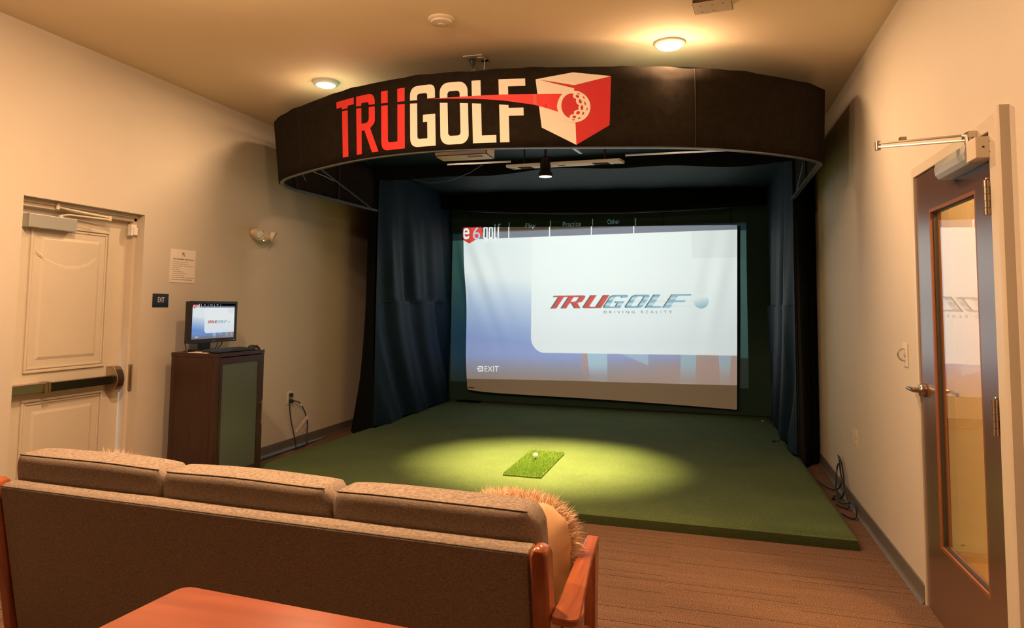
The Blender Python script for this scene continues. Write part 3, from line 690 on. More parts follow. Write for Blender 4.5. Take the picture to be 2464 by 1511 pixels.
on_canopy('emblem_ball', poly_mesh([ell(753,732,298,286,0,48)]), .0078, 'signwhite', 'cream golf ball on the emblem')
jag = [(755,500),(735,540),(750,575),(795,590),(790,640),(805,680),(845,710),(830,745),(832,790),(785,797),(748,820),(745,870),(700,875),(668,900),(665,940)]
arcp = [(720-198*math.cos(math.radians(a)), 722-228*math.sin(math.radians(a))) for a in range(-62, 86, 12)]
on_canopy('emblem_ball_shade', poly_mesh([[E2(*p) for p in jag[::-1]]+[E2(*p) for p in arcp][0:][::1][::1]][:1] if False else [[E2(*p) for p in jag]+[E2(*p) for p in arcp]]), .0086, 'signdark')
dm = [(842,503,25,9,12),(820,550,34,24,28),(867,640,26,40,-18),(895,753,24,44,6),(823,845,38,28,-32),(750,920,34,24,-12),(735,972,28,9,4),(933,570,12,26,-35),(955,677,13,34,-10),(988,780,10,28,14),(914,858,16,30,32),(842,941,24,12,-35)]
V = []; F = []
for a in dm:
    v_, f_ = poly_mesh([ell(*a, n=16)]); F += [tuple(i+len(V) for i in q) for q in f_]; V += v_
on_canopy('emblem_dimple', (V, F), .0092, 'signdark')
# ---------------------------------------------------------------- the projected picture, drawn as a colour field
IX0, IX1, IZ0, IZ1 = -3.33, .46, .395, 2.535
NX, NZ = 760, 432
def raster():
    ss = 2; W_, H_ = NX*ss, NZ*ss
    X = IX0+(IX1-IX0)*(np.arange(W_)+.5)/W_; Z = IZ1-(IZ1-IZ0)*(np.arange(H_)+.5)/H_
    XX, ZZ = np.meshgrid(X, Z); img = np.zeros((H_, W_, 3))
    S = lambda r, g, b: np.array([r, g, b], float)
    def mix(a, c, t): t = np.clip(t, 0, 1)[..., None]; return a*(1-t)+c*t
    # backdrop: white above to blue below, darker at the very bottom
    base = mix(S(226,234,236), S(112,148,208), (1.72-ZZ)/.85-.25*np.clip((XX+2.6)/1.5,-1,.5)+.05)
    base = mix(base, S(120,112,112), (.72-ZZ)/.33)
    warm = np.clip((XX+1.5)/1.2,0,1)*np.clip((.8-ZZ)/.25,0,1); base = mix(base, S(160,130,128), warm*.75)
    # hexagon mesh
    hs = .085; q = XX/hs*2/3; r = (-XX/3+math.sqrt(3)/3*ZZ)/hs; s_ = -q-r
    rq, rr_, rs = np.round(q), np.round(r), np.round(s_); dq, dr, ds = abs(rq-q), abs(rr_-r), abs(rs-s_)
    e = np.maximum(np.maximum(abs((q-rq)-(r-rr_)), abs((r-rr_)-(s_-rs))), abs((s_-rs)-(q-rq)))
    hexm = (e > .90) & (ZZ < 1.35); base[hexm] *= .95
    img[:] = base
    # vertical tall shapes behind the lower strip
    for x0, x1, x2, x3, col in ((-1.53,-1.46,-1.42,-1.52,S(165,132,132)),(-1.46,-1.2,-1.2,-1.42,S(150,200,218)),(-.29,-.11,-.12,-.31,S(130,182,198)),(.15,.30,.27,.17,S(140,176,190)),(-.11,.15,.17,-.12,S(160,130,126)),(.30,.46,.46,.27,S(166,128,118))):
        t = np.clip((.77-ZZ)/.36,0,1); mk = (XX > x0+(x3-x0)*t) & (XX < x1+(x2-x1)*t) & (ZZ < .77); fade = np.clip((ZZ-.42)/.2,.25,1)[...,None]*.75
        img[mk] = (img*(1-fade)+col*fade)[mk]
    tri = (XX > -1.07) & (XX < -.69) & (ZZ < .77) & (ZZ > .77-(XX+1.07)*.40); img[tri] = img[tri]*.5+S(160,205,220)*.5
    # white panel with rounded lower left corner
    dx = np.maximum(-2.0-XX,0); dz = np.maximum(.94-ZZ,0)
    pan = (XX > -2.205) & (ZZ > .755) & ~((XX < -2.0) & (ZZ < .955) & ((XX+2.0)**2+(ZZ-.955)**2 > .205**2))
    img[pan] = (img*.12+S(234,240,240)*.88)[pan]
    g = (XX > -.15) & (ZZ > 1.95); img[g] = img[g]*.96
    # header bar
    hd = ZZ > 2.292; bar_ = mix(S(20,28,34), S(112,122,140), (2.40-ZZ)/.03); img[hd] = bar_[hd]
    img[(ZZ > 2.40)] = S(3,5,7)
    top = ZZ > 2.515; img[top] = S(0,0,0)
    for x in (-2.525,-1.965,-1.41,-.865): img[(abs(XX-x) < .006) & (ZZ > 2.292) & (ZZ < 2.515)] = S(250,252,252)
    def px(x, z): return ((x-IX0)/(IX1-IX0)*W_, (IZ1-z)/(IZ1-IZ0)*H_)
    def tri_fill(V, T, colr, a=1.0):
        P = [px(*p) for p in V]
        for t in T:
            (ax,ay),(bx_,by_),(cx_,cy_) = P[t[0]],P[t[1]],P[t[2]]
            x0 = max(int(min(ax,bx_,cx_)),0); x1 = min(int(max(ax,bx_,cx_))+2,W_); y0 = max(int(min(ay,by_,cy_)),0); y1 = min(int(max(ay,by_,cy_))+2,H_)
            if x1 <= x0 or y1 <= y0: continue
            gx, gy = np.meshgrid(np.arange(x0,x1)+.5, np.arange(y0,y1)+.5)
            w0 = (bx_-ax)*(gy-ay)-(by_-ay)*(gx-ax); w1 = (cx_-bx_)*(gy-by_)-(cy_-by_)*(gx-bx_); w2 = (ax-cx_)*(gy-cy_)-(ay-cy_)*(gx-cx_)
            mk = ((w0>=0)&(w1>=0)&(w2>=0))|((w0<=0)&(w1<=0)&(w2<=0)); sub = img[y0:y1,x0:x1]
            c = colr if not callable(colr) else colr(gy[mk]); sub[mk] = sub[mk]*(1-a)+c*a
    def poly(loops, c, a=1): V, T = poly_mesh(loops if isinstance(loops[0][0], (tuple, list)) else [loops]); tri_fill(V, T, c, a)
    def txt(body, x, z, w_, c, h=None, bold=0, space=1): V, T = fit_text(body, w_, h, bold, x, z, space); tri_fill(V, T, c)
    wh = S(250,252,252)
    txt('Play', -2.30, 2.405, .135, wh, .085); txt('Practice', -1.80, 2.425, .235, wh, .065); txt('Other', -1.22, 2.435, .155, wh, .062)
    # e6 badge
    poly([(-3.20,2.475),(-2.90,2.475),(-2.905,2.33),(-3.085,2.235),(-3.195,2.30)], S(205,40,40)); poly([(-3.05,2.475),(-2.90,2.475),(-2.905,2.33),(-3.075,2.24)], S(225,52,50))
    txt('e', -3.185, 2.295, .10, wh, .155, .012); txt('6', -3.035, 2.285, .105, S(190,200,225), .18, .0)
    # golf word
    for x, shp in ((-2.885,'g'),(-2.81,'o'),(-2.735,'l'),(-2.685,'f')):
        zb, zt = 2.292, 2.455
        if shp == 'g': poly([(x,zb+.01),(x+.01,zb),(x+.04,zb),(x+.04,2.262),(x,2.262),(x,2.245),(x+.05,2.245),(x+.062,2.26),(x+.062,zt-.01),(x+.052,zt),(x+.01,zt),(x,zt-.01)], wh); poly([(x+.02,zb+.02),(x+.04,zb+.02),(x+.04,zt-.02),(x+.02,zt-.02)], S(20,60,80))
        if shp == 'o': poly(rr(x,x+.062,zb,zt,.012), wh); poly([(x+.02,zb+.02),(x+.041,zb+.02),(x+.041,zt-.02),(x+.02,zt-.02)], S(20,60,80))
        if shp == 'l': poly([(x,zb+.01),(x+.01,zb),(x+.038,zb),(x+.038,zb+.018),(x+.021,zb+.018),(x+.021,2.50),(x,2.50)], wh)
        if shp == 'f': poly([(x,zb),(x+.02,zb),(x+.02,2.44),(x+.036,2.44),(x+.036,2.455),(x+.02,2.455),(x+.02,2.482),(x+.038,2.482),(x+.038,2.50),(x+.01,2.50),(x,2.49)], wh)
    txt('by TRUGOLF', -2.81, 2.255, .155, wh, .022)
    # main wordmark, slanted wide capitals
    zb, zt = 1.335, 1.505
    def wm(ch, x0, x1, c, dx_=0, fn=None):
        wd, loops = LET[ch]; L2 = [[(x0+dx_+p[0]/wd*(x1-x0)+p[1]*.115, zb+p[1]*(zt-zb)) for p in lp] for lp in loops]
        poly(L2, c)
    LX = {'T':(-2.00,-1.80),'R':(-1.80,-1.545),'U':(-1.52,-1.285),'G':(-1.255,-1.04),'O':(-.98,-.765),'L':(-.72,-.53),'F':(-.50,-.27)}
    rg = lambda gy: np.stack([215-45*abs(gy/H_-.515)*18, 70+0*gy, 78+0*gy], 1)
    bg = lambda gy: np.stack([150+45*np.sin(gy*.22), 190+25*np.sin(gy*.22), 208+18*np.sin(gy*.22)], 1)
    for ch in 'TRUGOLF': wm(ch, *LX[ch], S(38,80,92), -.016)
    for ch in 'TRUGOLF': wm(ch, *LX[ch], rg if ch in 'TRU' else bg)
    for z_, x0 in ((1.487,-.45),(1.42,-.9),(1.352,-.55)):
        poly([(x0,z_-.006),(-.14,z_-.003),(-.14,z_+.003),(x0,z_+.006)], S(185,215,225), .55)
    d_ = np.sqrt((XX+.045)**2+(ZZ-1.415)**2); bl = d_ < .088; sh = np.clip(((XX+.045)*.4-(ZZ-1.415)*1.2)/.088*.5+.35,0,1)*.9
    img[bl] = mix(S(232,240,240), S(120,175,195), sh)[bl]
    txt('DRIVING REALITY', -1.245, 1.268, .85, S(70,120,135), .034, 0, 1.8)
    txt('EXIT', -2.845, .498, .20, wh, .075)
    poly([(-2.935,.57),(-2.865,.57),(-2.865,.50),(-2.935,.50),(-2.935,.515),(-2.88,.515),(-2.88,.555),(-2.935,.555)], wh); poly([(-2.955,.535),(-2.925,.552),(-2.925,.54),(-2.895,.54),(-2.895,.53),(-2.925,.53),(-2.925,.518)], wh)
    img = img.reshape(NZ, ss, NX, ss, 3).mean((1,3))/255.
    return np.where(img <= .04045, img/12.92, ((img+.055)/1.055)**2.4)
IMG = raster()
def field_mesh(name, fn, mt, parent, step=1):
    im = IMG[::step, ::step]; nz, nx = im.shape[:2]
    U, Vv = np.meshgrid((np.arange(nx)+.5)/nx, 1-(np.arange(nz)+.5)/nz)
    P = fn(U.ravel(), Vv.ravel()); off = np.array(wloc(parent)); P = P-off
    me = bpy.data.meshes.new(name); me.vertices.add(len(P)); me.vertices.foreach_set('co', P.ravel().astype(np.float32))
    i = np.arange(nz-1)[:,None]*nx+np.arange(nx-1)[None,:]; q = np.stack([i, i+nx, i+nx+1, i+1], -1).reshape(-1,4)
    me.loops.add(q.size); me.loops.foreach_set('vertex_index', q.ravel().astype(np.int32)); me.polygons.add(len(q)); me.polygons.foreach_set('loop_start', (np.arange(len(q))*4).astype(np.int32))
    me.update(calc_edges=True); me.validate()
    ca = me.color_attributes.new('picture', 'FLOAT_COLOR', 'POINT'); c4 = np.concatenate([im.reshape(-1,3), np.ones((nx*nz,1))], 1); ca.data.foreach_set('color', c4.ravel().astype(np.float32))
    me.materials.append(mt); o = link(bpy.data.objects.new(name, me)); o.parent = parent; return o
def attr_mat(name, kind, s=1):
    m = bpy.data.materials.new(name); m.use_nodes = True; N = m.node_tree.nodes; L = m.node_tree.links; N.clear()
    a = N.new('ShaderNodeAttribute'); a.attribute_name = 'picture'; o = N.new('ShaderNodeOutputMaterial')
    x = N.new('ShaderNodeBsdfTransparent' if kind == 'slide' else 'ShaderNodeEmission'); L.new(a.outputs['Color'], x.inputs[0])
    if kind != 'slide': x.inputs[1].default_value = s
    L.new(x.outputs[0], o.inputs[0]); return m
# ---------------------------------------------------------------- projector: lamp, picture panel in the lens opening
LP = np.array([-1.52, 4.745, 2.487]); TH = .06
pj = thing('projector', 'white projector hung under the front edge of the curved canopy', 'projector', (-1.62, 4.72, 2.455))
SLOPE = .020
def to_plane(U, V_):
    X = IX0+(IX1-IX0)*U; Z = IZ0+(IZ1-IZ0)*V_+SLOPE*(X+3.1)
    return np.stack([X, np.full_like(X, 9.15), Z], 1)
def slide(U, V_):
    P = to_plane(U, V_); return LP+(P-LP)*(TH/(9.15-LP[1]))
field_mesh('picture_panel', slide, attr_mat('picture_panel', 'slide'), pj)
e0, e1 = 1.3/NX, 1.3/NZ
c4 = slide(np.array([e0,1-e0,1-e0,e0]), np.array([e1,e1,1-e1,1-e1]))   # opening follows the panel, a hair smaller
bx0, bx1, by0, by1, bz0, bz1 = -1.83, -1.44, 4.62, LP[1]+TH, 2.447, 2.545
m = MB(); m.box(bx0,bx1,by0,by0+.005,bz0,bz1); m.box(bx0,bx0+.005,by0,by1,bz0,bz1); m.box(bx1-.005,bx1,by0,by1,bz0,bz1); m.box(bx0,bx1,by0,by1,bz0,bz0+.004); m.box(bx0,bx1,by0,by1,bz1-.005,bz1)
q = [(p[0], p[2]) for p in c4]; o4 = [(bx0,bz0),(bx1,bz0),(bx1,bz1),(bx0,bz1)]
for k in range(4):
    a, c = k, (k+1)%4
    m.prism([o4[a], o4[c], q[c], q[a]], lambda x,z: (x, by1-.0004, z), lambda x,z: (x, by1-.0001, z))
m.build('projector_body', MT['white'], pj)
MB().box(-1.60,-1.49, 4.66, 4.71, bz0-.001, bz0).build('rating_label', mat('brown_label', (.30,.13,.05), .5), pj)
MB().cyl((-1.62,4.72,2.56),(-1.62,4.72,2.90),.014).build('ceiling_mount', MT['blackmetal'], pj)
ld = bpy.data.lights.new('projector_lamp', 'SPOT'); ld.energy = PROJ_W; ld.color = (.93,1.0,.99); ld.shadow_soft_size = 0; ld.spot_size = math.radians(100); ld.spot_blend = 0
lo = link(bpy.data.objects.new('projector_lamp', ld)); lo.parent = pj; lo.location = Vector(LP)-Vector((-1.62,4.72,2.455)); lo.rotation_euler = (math.radians(90-14), 0, 0)
# ---------------------------------------------------------------- screen sheet
def scr(u, v):
    xt = (-3.165+3.55*u, 2.452-.040*u); xb = (-3.075+3.43*u, .232-.058*u)
    x = xb[0]+(xt[0]-xb[0])*v; z = xb[1]+(xt[1]-xb[1])*v
    x += (-.012*math.sin(v*9) if u < .02 else 0)+.02*(1-abs(2*u-1))*0
    z += .018*math.sin(math.pi*u*1.0)*(1-v) - (.03*math.exp(-u*18)*(-1) if v < .02 else 0)
    d = 0
    for ph, cx, k in ((0.,.02,1),(1.2,.0,1)):
        a = math.atan2((1-v)*2.2+1e-3, (u-cx)*3.5+1e-3); rr_ = math.hypot((1-v)*2.2,(u-cx)*3.5)
    d += .012*math.sin((u*3.5-(1-v)*2.2*.33)*22)*math.exp(-((u*3.5-(1-v)*.75)/.30)**2)*math.exp(-((v-.72)/.35)**2)
    d += .010*math.sin(((1-u)*3.5-(1-v)*2.2*.18)*20)*math.exp(-(((1-u)*3.5-.15-(1-v)*.35)/.22)**2)*math.exp(-((v-.70)/.3)**2)
    d += .010*math.sin(u*70)*math.exp(-((v-.03)/.05)**2)*(math.exp(-u*25)+math.exp(-(1-u)*22))
    d += .03*math.sin(math.pi*u)*math.sin(math.pi*v)*.3+.02*(1-v)**4*math.sin(u*5)
    return (x, 9.15-d, z)
s_ = thing('projection_screen', 'white cloth screen hanging at the back of the booth, showing a golf menu', 'projection screen', (-1.38, 9.15, .2))
MB().grid(scr, 200, 130).build('screen_cloth', MT['screen'], s_, smooth=True, angle=180)
m = MB(); edge = [scr(u,0) for u in np.linspace(0,1,80)]+[scr(1,v) for v in np.linspace(0.01,1,50)]+[scr(u,1) for u in np.linspace(.99,0,80)]+[scr(0,v) for v in np.linspace(.99,.01,50)]
m.tube(edge, .006, n=6, closed=True); m.build('screen_hem', MT['screen'], s_, smooth=True)
for u in (.02,.25,.5,.75,.98):
    p = scr(u,1); MB().tube([p,(p[0],9.20,p[2]+.06),(p[0],9.25,CZ-.06)],.003,n=5).build('hanging_cord', MT['blackmetal'], s_)
o = MB().rbox(-3.22,-2.90,9.09,9.21,PH,PH+.018,.008).build('floor_weight', MT['blackcloth']); tag(o, 'flat black weight on the turf below the lower left corner of the screen', 'weight')
# ---------------------------------------------------------------- sensor bar, rail and spotlight
sb = thing('sensor_bar', 'long white sensor bar with slotted vents under the booth ceiling', 'sensor bar', (-1.14, 5.93, 2.6))
m = MB()
m.prism([(-1.655,5.875),(-1.615,5.99),(-.635,5.945),(-.665,5.83)], lambda x,y: (x,y,2.60), lambda x,y: (x,y,2.625)); m.build('bar_housing', MT['white'], sb, bevel=.004)
for x0, x1 in ((-1.555,-1.435),(-.90,-.765)):
    m = MB(); yc0 = 5.875+(x0+1.655)*-.045; 
    for k in range(5): m.box(x0+k*.004, x1+k*.004, yc0+.018+k*.018, yc0+.028+k*.018, 2.5985, 2.601)
    m.build('vent_slot', MT['hole'], sb)
m = MB(); m.box(-1.20,-1.135,5.90,5.915,2.5985,2.601); m.build('label_slot', MT['hole'], sb)
for x in (-1.60,-.70):
    m = MB(); m.tube([(x-.02,5.92,2.599),(x,5.945,2.597),(x+.02,5.92,2.599)],.002,n=5); m.build('pull_ring', MT['hole'], sb)
for x in (-1.5,-.8): MB().cyl((x,5.92,2.625),(x,5.92,2.90),.008).build('hanger', MT['blackmetal'], sb)
rl = MB(); rl.box(-.665, .27, 6.27, 6.285, 2.735, 2.748); o = rl.build('ceiling_rail', MT['alu']); tag(o, 'thin bright metal rail running right from the white sensor bar', 'rail', 'metal rails')
rl = MB(); rl.box(-2.35, -1.72, 6.27, 6.285, 2.728, 2.742); o = rl.build('ceiling_rail', MT['alu']); tag(o, 'thin bright metal rail left of the white sensor bar, behind the projector', 'rail', 'metal rails')
m = MB(); m.tube([(-2.0,6.3,2.725),(-2.15,6.35,2.66),(-2.4,6.5,2.62),(-2.7,6.7,2.64),(-2.95,6.85,2.72)],.0022,n=5); o = m.build('hanging_cable', MT['cordgrey'], smooth=True); tag(o, 'thin grey cable sagging under the booth ceiling left of the rail', 'cable')
sp = thing('spotlight', 'black can spotlight hanging above the hitting mat', 'spotlight', (-1.335, 5.86, 2.53))
SX, SY, SZ = -1.300, 5.87, 2.503
m = MB(); m.lathe([(.050,.004),(.056,0),(.060,.004),(.058,.03),(.046,.045),(.045,.16),(.03,.17),(.012,.175)], (SX,SY,SZ)); m.build('lamp_can', MT['blackmetal'], sp, smooth=True)
m = MB(); m.cyl((SX,SY,SZ-.0015),(SX,SY,SZ+.003),.053,n=32); m.build('lens', MT['spotface'], sp)
MB().cyl((SX,SY,SZ+.17),(SX,SY,2.90),.011).build('stem', MT['blackmetal'], sp)
ld = bpy.data.lights.new('spot_beam', 'SPOT'); ld.energy = SPOT_W; ld.color = (1,.68,.24); ld.shadow_soft_size = .03; ld.spot_size = math.radians(58); ld.spot_blend = 1.0
lo = link(bpy.data.objects.new('spot_beam', ld)); lo.location = Vector((SX,SY,SZ-.04))-Vector((-1.335,5.86,2.53)); lo.parent = sp
# ---------------------------------------------------------------- things on the left wall
def on_wall_text(m_list): pass
def flat_text(name, body, org, udir, vdir, w_, h=None, bold=0, mt=None, parent=None, off=0, space=1.0):
    V, T = fit_text(body, w_, h, bold, space=space); o_ = Vector(org); u = Vector(udir); v = Vector(vdir); n = u.cross(v)
    m = MB(); m.v = [tuple(o_+u*p[0]+v*p[1]+n*off) for p in V]; m.f = [tuple(t) for t in T]; return m
def mark(name, ms, mt, parent, label=None):
    m = MB()
    for q in ms:
        n = len(m.v); m.v += q.v; m.f += [tuple(i+n for i in f) for f in q.f]
    return m.build(name, mt, parent, label=label)
U_L, V_L = (0,1,0), (0,0,1)          # along the left wall, text readable from the room
ex = thing('exit_sign', 'small dark navy EXIT plaque on the left wall beside the cream door', 'sign', (XL, 4.285, 1.404))
MB().rbox(XL, XL+.006, 4.206, 4.365, 1.354, 1.453, .003).build('plaque', MT['navy'], ex)
mark('lettering', [flat_text('', 'EXIT', (XL+.0072, 4.254, 1.389), U_L, V_L, .066, .038, .006)], MT['paper'], ex)
m = MB(); 
for y, z in ((4.278,1.372),(4.278,1.368),(4.288,1.372),(4.297,1.372),(4.297,1.368)): m.cyl((XL+.006,y,z),(XL+.0072,y,z),.0012,n=8)
m.build('braille', MT['navy'], ex, kind='stuff')
po = thing('instruction_poster', 'white sheet of golf simulator instructions pinned to the left wall', 'poster', (XL, 4.504, 1.667))
Y0, Y1, Z0_, Z1_ = 4.370, 4.638, 1.541, 1.794
MB().box(XL, XL+.004, Y0, Y1, Z0_, Z1_).build('sheet', MT['paper'], po)
xx = XL+.0048; tx = []
def ln(body, y, z, w_, h, bold=0): tx.append(flat_text('', body, (xx, y, z), U_L, V_L, w_, h, bold))
ln('3', 4.482, 1.752, .016, .020); ln('%', 4.494, 1.742, .026, .032, 0)
ln('Golf Simulator Instructions', 4.392, 1.714, .224, .0125, .012)
L_ = [('1.  Turn on projector using the white remote', 0, .178), ('2.  Turn on spot light using the black remote', 0, .178), ('3.  Click or Tap the ELEMENT icon on the computer screen', 0, .232), ('4.  Click or Tap PLAY', 0, .084),
      ('5.  Click or Tap Guest', 0, .086), ('a. Fill out the NAME section', .020, .104), ('b. Click GUEST to add more players', .020, .142), ('6.  Click or Tap START and Enjoy', 0, .134),
      ('7.  To EXIT please click the ELEMENT icon in left bottom corner', 0, .248), ('8.  Please be sure to turn off all electronics once finished', 0, .226)]
for k, (q, dx, w_) in enumerate(L_): ln(q, 4.380+dx, 1.693-k*.0148, w_, .0075, .006)
mark('print', tx, MT['ink'], po)
em = thing('emergency_light', 'cream twin-head emergency light on the left wall above the cabinet', 'emergency light', (XL, 5.42, 2.0))
m = MB(); m.lathe([(.085,0),(.088,.03),(.082,.062),(.06,.088),(.03,.100),(.001,.104)], (XL,5.42,1.995), (1,0,0), 32, sx=.70, sy=1.55 if False else 1.0); 
m.v = [(x, 5.42+(y-5.42)*1.45, 1.995+(z-1.995)*.82) for x, y, z in m.v]; m.build('housing', MT['cream'], em, smooth=True, angle=180)
for yy, dy in ((5.345,-.25),(5.53,.30)):
    ax = Vector((.8, dy, -.35)).normalized(); c0 = Vector((XL+.058, yy, 2.008))
    m = MB(); m.lathe([(.025,0),(.044,.015),(.050,.05),(.047,.052),(.043,.046)], c0, ax, 28); m.build('lamp_head', MT['cream'], em, smooth=True)
    m = MB(); m.lathe([(.0435,.046),(.03,.050),(.001,.052)], c0, ax, 28); m.build('lamp_lens', mat('lens', (.62,.68,.70), .35), em, smooth=True, angle=180)
m = MB(); m.lathe([(.004,0),(.003,.004),(.001,.005)], (XL+.080, 5.415, 1.948), (1,0,-.4)); m.build('status_led', MT['led_green'], em)
def wall_plate(name, label, side, yc, zc, w_=.078, h=.118, cat='outlet'):
    x = XL if side == 'L' else XR; s = 1 if side == 'L' else -1
    t = thing(name, label, cat, (x, yc, zc)); MB().rbox(min(x, x+s*.006), max(x, x+s*.006), yc-w_/2, yc+w_/2, zc-h/2, zc+h/2, .0025).build('cover_plate', MT['white'] if side == 'L' else MT['cream'], t)
    return t, x, s
t, x, s = wall_plate('wall_outlet', 'white wall outlet low on the left wall with two black plugs', 'L', 6.025, .487)
for z in (.515, .46): MB().cyl((x+.006,6.025,z),(x+.008,6.025,z),.016,n=20).build('socket', MT['cream'], t)
def catmull(P, n=8):
    P = [Vector(p) for p in P]; e = [P[0]*2-P[1]]+P+[P[-1]*2-P[-2]]; out = []
    for i in range(1, len(e)-2):
        a, b_, c, d = e[i-1:i+3]
        for k in range(n):
            t_ = k/n; out.append(.5*((2*b_)+(-a+c)*t_+(2*a-5*b_+4*c-d)*t_*t_+(-a+3*b_-3*c+d)*t_**3))
    return out+[P[-1]]
pc = thing('power_cord', 'black cord with round plug in the top socket of the left outlet', 'cord', (XL+.03, 6.03, .51))
m = MB(); m.lathe([(.018,0),(.020,.006),(.019,.028),(.010,.032)], (XL+.008,6.03,.512), (1,0,0), 20); m.build('plug', MT['cord'], pc, smooth=True)
m = MB(); m.tube(catmull([(XL+.035,6.028,.515),(XL+.045,5.995,.52),(XL+.04,5.975,.46),(XL+.05,5.99,.30),(XL+.06,6.04,.13),(XL+.075,6.055,.03),(XL+.09,6.02,.006)]), .0055); m.build('cable', MT['cord'], pc, smooth=True, angle=180)
pc = thing('power_cord', 'black cord looping right from the lower socket, with a paper warning tag', 'cord', (XL+.03, 6.04, .455))
m = MB(); m.rbox(XL+.008, XL+.040, 6.01, 6.045, .437, .472, .006); m.cyl((XL+.026,6.045,.455),(XL+.030,6.085,.448),.011,.006); m.build('plug', MT['cord'], pc, smooth=True)
m = MB(); m.tube(catmull([(XL+.030,6.08,.449),(XL+.04,6.15,.425),(XL+.045,6.24,.33),(XL+.05,6.29,.21),(XL+.05,6.29,.12),(XL+.07,6.26,.04),(XL+.09,6.20,.008),(XL+.10,6.0,.006)]), .0055); m.build('cable', MT['cord'], pc, smooth=True, angle=180)
m = MB(); tg = [(6.06,.175),(6.085,.150),(6.295,.262),(6.270,.292)]; m.prism(tg, lambda y,z: (XL+.058,y,z), lambda y,z: (XL+.0595,y,z)); tgo = m.build('warning_tag', MT['paper'], pc, label='white paper warning tag')
uu = Vector((0,.21,.115)).normalized(); vv = Vector((0,-.5,.9)).normalized()
mark('tag_print', [flat_text('', 'WARNING', (XL+.0600, 6.088, .166), uu, vv, .12, .016, .02), flat_text('', 'DO NOT REMOVE', (XL+.0600, 6.205, .228), uu, vv, .075, .010, .01)], mat('tag_ink', (.40,.10,.06), .7), tgo)
m = MB(); m.cyl((XL+.0405,6.165,.413),(XL+.0435,6.185,.392),.0075); m.build('cable_label', MT['paper'], pc)
for k, (dx, zz, r, mt, lb) in enumerate(((.040,.011,.010,'cordgrey','thick grey cable lying along the left baseboard'),(.066,.006,.0055,'cord','black cable lying nearest the turf beside the grey cable'),(.054,.024,.005,'cordgrey','thin grey cable lying on top of the thick one by the left baseboard'))):
    P = [(XL+dx+.010*math.sin(y*2.3+k*2)+(y < 5.2)*.02, y, zz) for y in np.arange(4.5, 6.7-.2*k, .12)]
    o = MB().tube(catmull(P, 3), r).build('floor_cable', MT[mt], smooth=True, angle=180); tag(o, lb, 'cable', 'cables along the left baseboard')
# ---------------------------------------------------------------- cabinet
KX0, KX1, KY0, KY1, KZ = -3.70, -3.31, 4.262, 4.835, 1.030
cb = thing('media_cabinet', 'dark espresso cabinet with a frosted glass door against the left wall', 'cabinet', ((KX0+KX1)/2, (KY0+KY1)/2, 0))
m = MB(); m.box(KX0,KX1,KY0,KY1,KZ-.028,KZ); m.build('cabinet_top', MT['cab'], cb, bevel=.002)
m = MB(); z0 = .095; m.box(KX0+.004,KX1-.045,KY0+.004,KY0+.022,z0,KZ-.028); m.box(KX0+.004,KX1-.045,KY1-.022,KY1-.004,z0,KZ-.028); m.box(KX0+.004,KX0+.012,KY0+.022,KY1-.022,z0,KZ-.028); m.box(KX0+.004,KX1-.03,KY0+.022,KY1-.022,z0,z0+.018)
m.build('carcass', MT['cab'], cb)
for y in (KY0+.002, KY1-.042):
    for x in (KX0+.002, KX1-.043):
        m = MB(); m.box(x, x+.040, y, y+.040, 0, KZ-.028); m.build('leg', MT['cab'], cb, bevel=.0015)
for z in (.40, .70): MB().box(KX0+.02,KX1-.06,KY0+.022,KY1-.022,z,z+.015).build('shelf', MT['cab'], cb)
dr = [KY0+.045, KY1-.045]
m = MB(); frame_yz(m, KX1-.020, KX1, dr[0], dr[1], z0+.02, KZ-.032, dr[0]+.0, dr[1]-.0, z0+.02, KZ-.032); 
m = MB(); frame_yz(m, KX1-.020, KX1-.001, dr[0], dr[1], z0+.018, KZ-.034, dr[0]+.028, dr[1]-.030, z0+.075, KZ-.078); door = m.build('cabinet_door', MT['cab'], cb, bevel=.0015)
m = MB(); m.box(KX1-.012,KX1-.008,dr[0]+.028,dr[1]-.030,z0+.075,KZ-.078); m.build('frosted_pane', MT['frost'], door)
m = MB(); hy = dr[1]-.014; m.cyl((KX1-.001,hy,.625),(KX1+.03,hy,.625),.0035); m.cyl((KX1-.001,hy,.485),(KX1+.03,hy,.485),.0035); m.tube([(KX1+.03,hy,.46),(KX1+.03,hy,.65)],.005); m.build('handle', MT['bronze'], door, smooth=True)
# gear inside, seen dimly through the glass
g1 = thing('amplifier', 'dim box with a blue light behind the frosted cabinet glass', 'amplifier', (-3.5, 4.6, .715))
MB().rbox(-3.62,-3.38,4.42,4.76,.716,.80,.004).build('case', MT['black'], g1); MB().cyl((-3.38,4.735,.765),(-3.372,4.735,.765),.006).build('power_led', MT['led_blue'], g1)
g2 = thing('storage_box', 'pale box resting on the middle shelf inside the frosted cabinet', 'box', (-3.5, 4.42, .416)); MB().rbox(-3.60,-3.37,4.30,4.56,.416,.60,.004).build('carton', mat('carton', (.55,.42,.16), .7), g2)
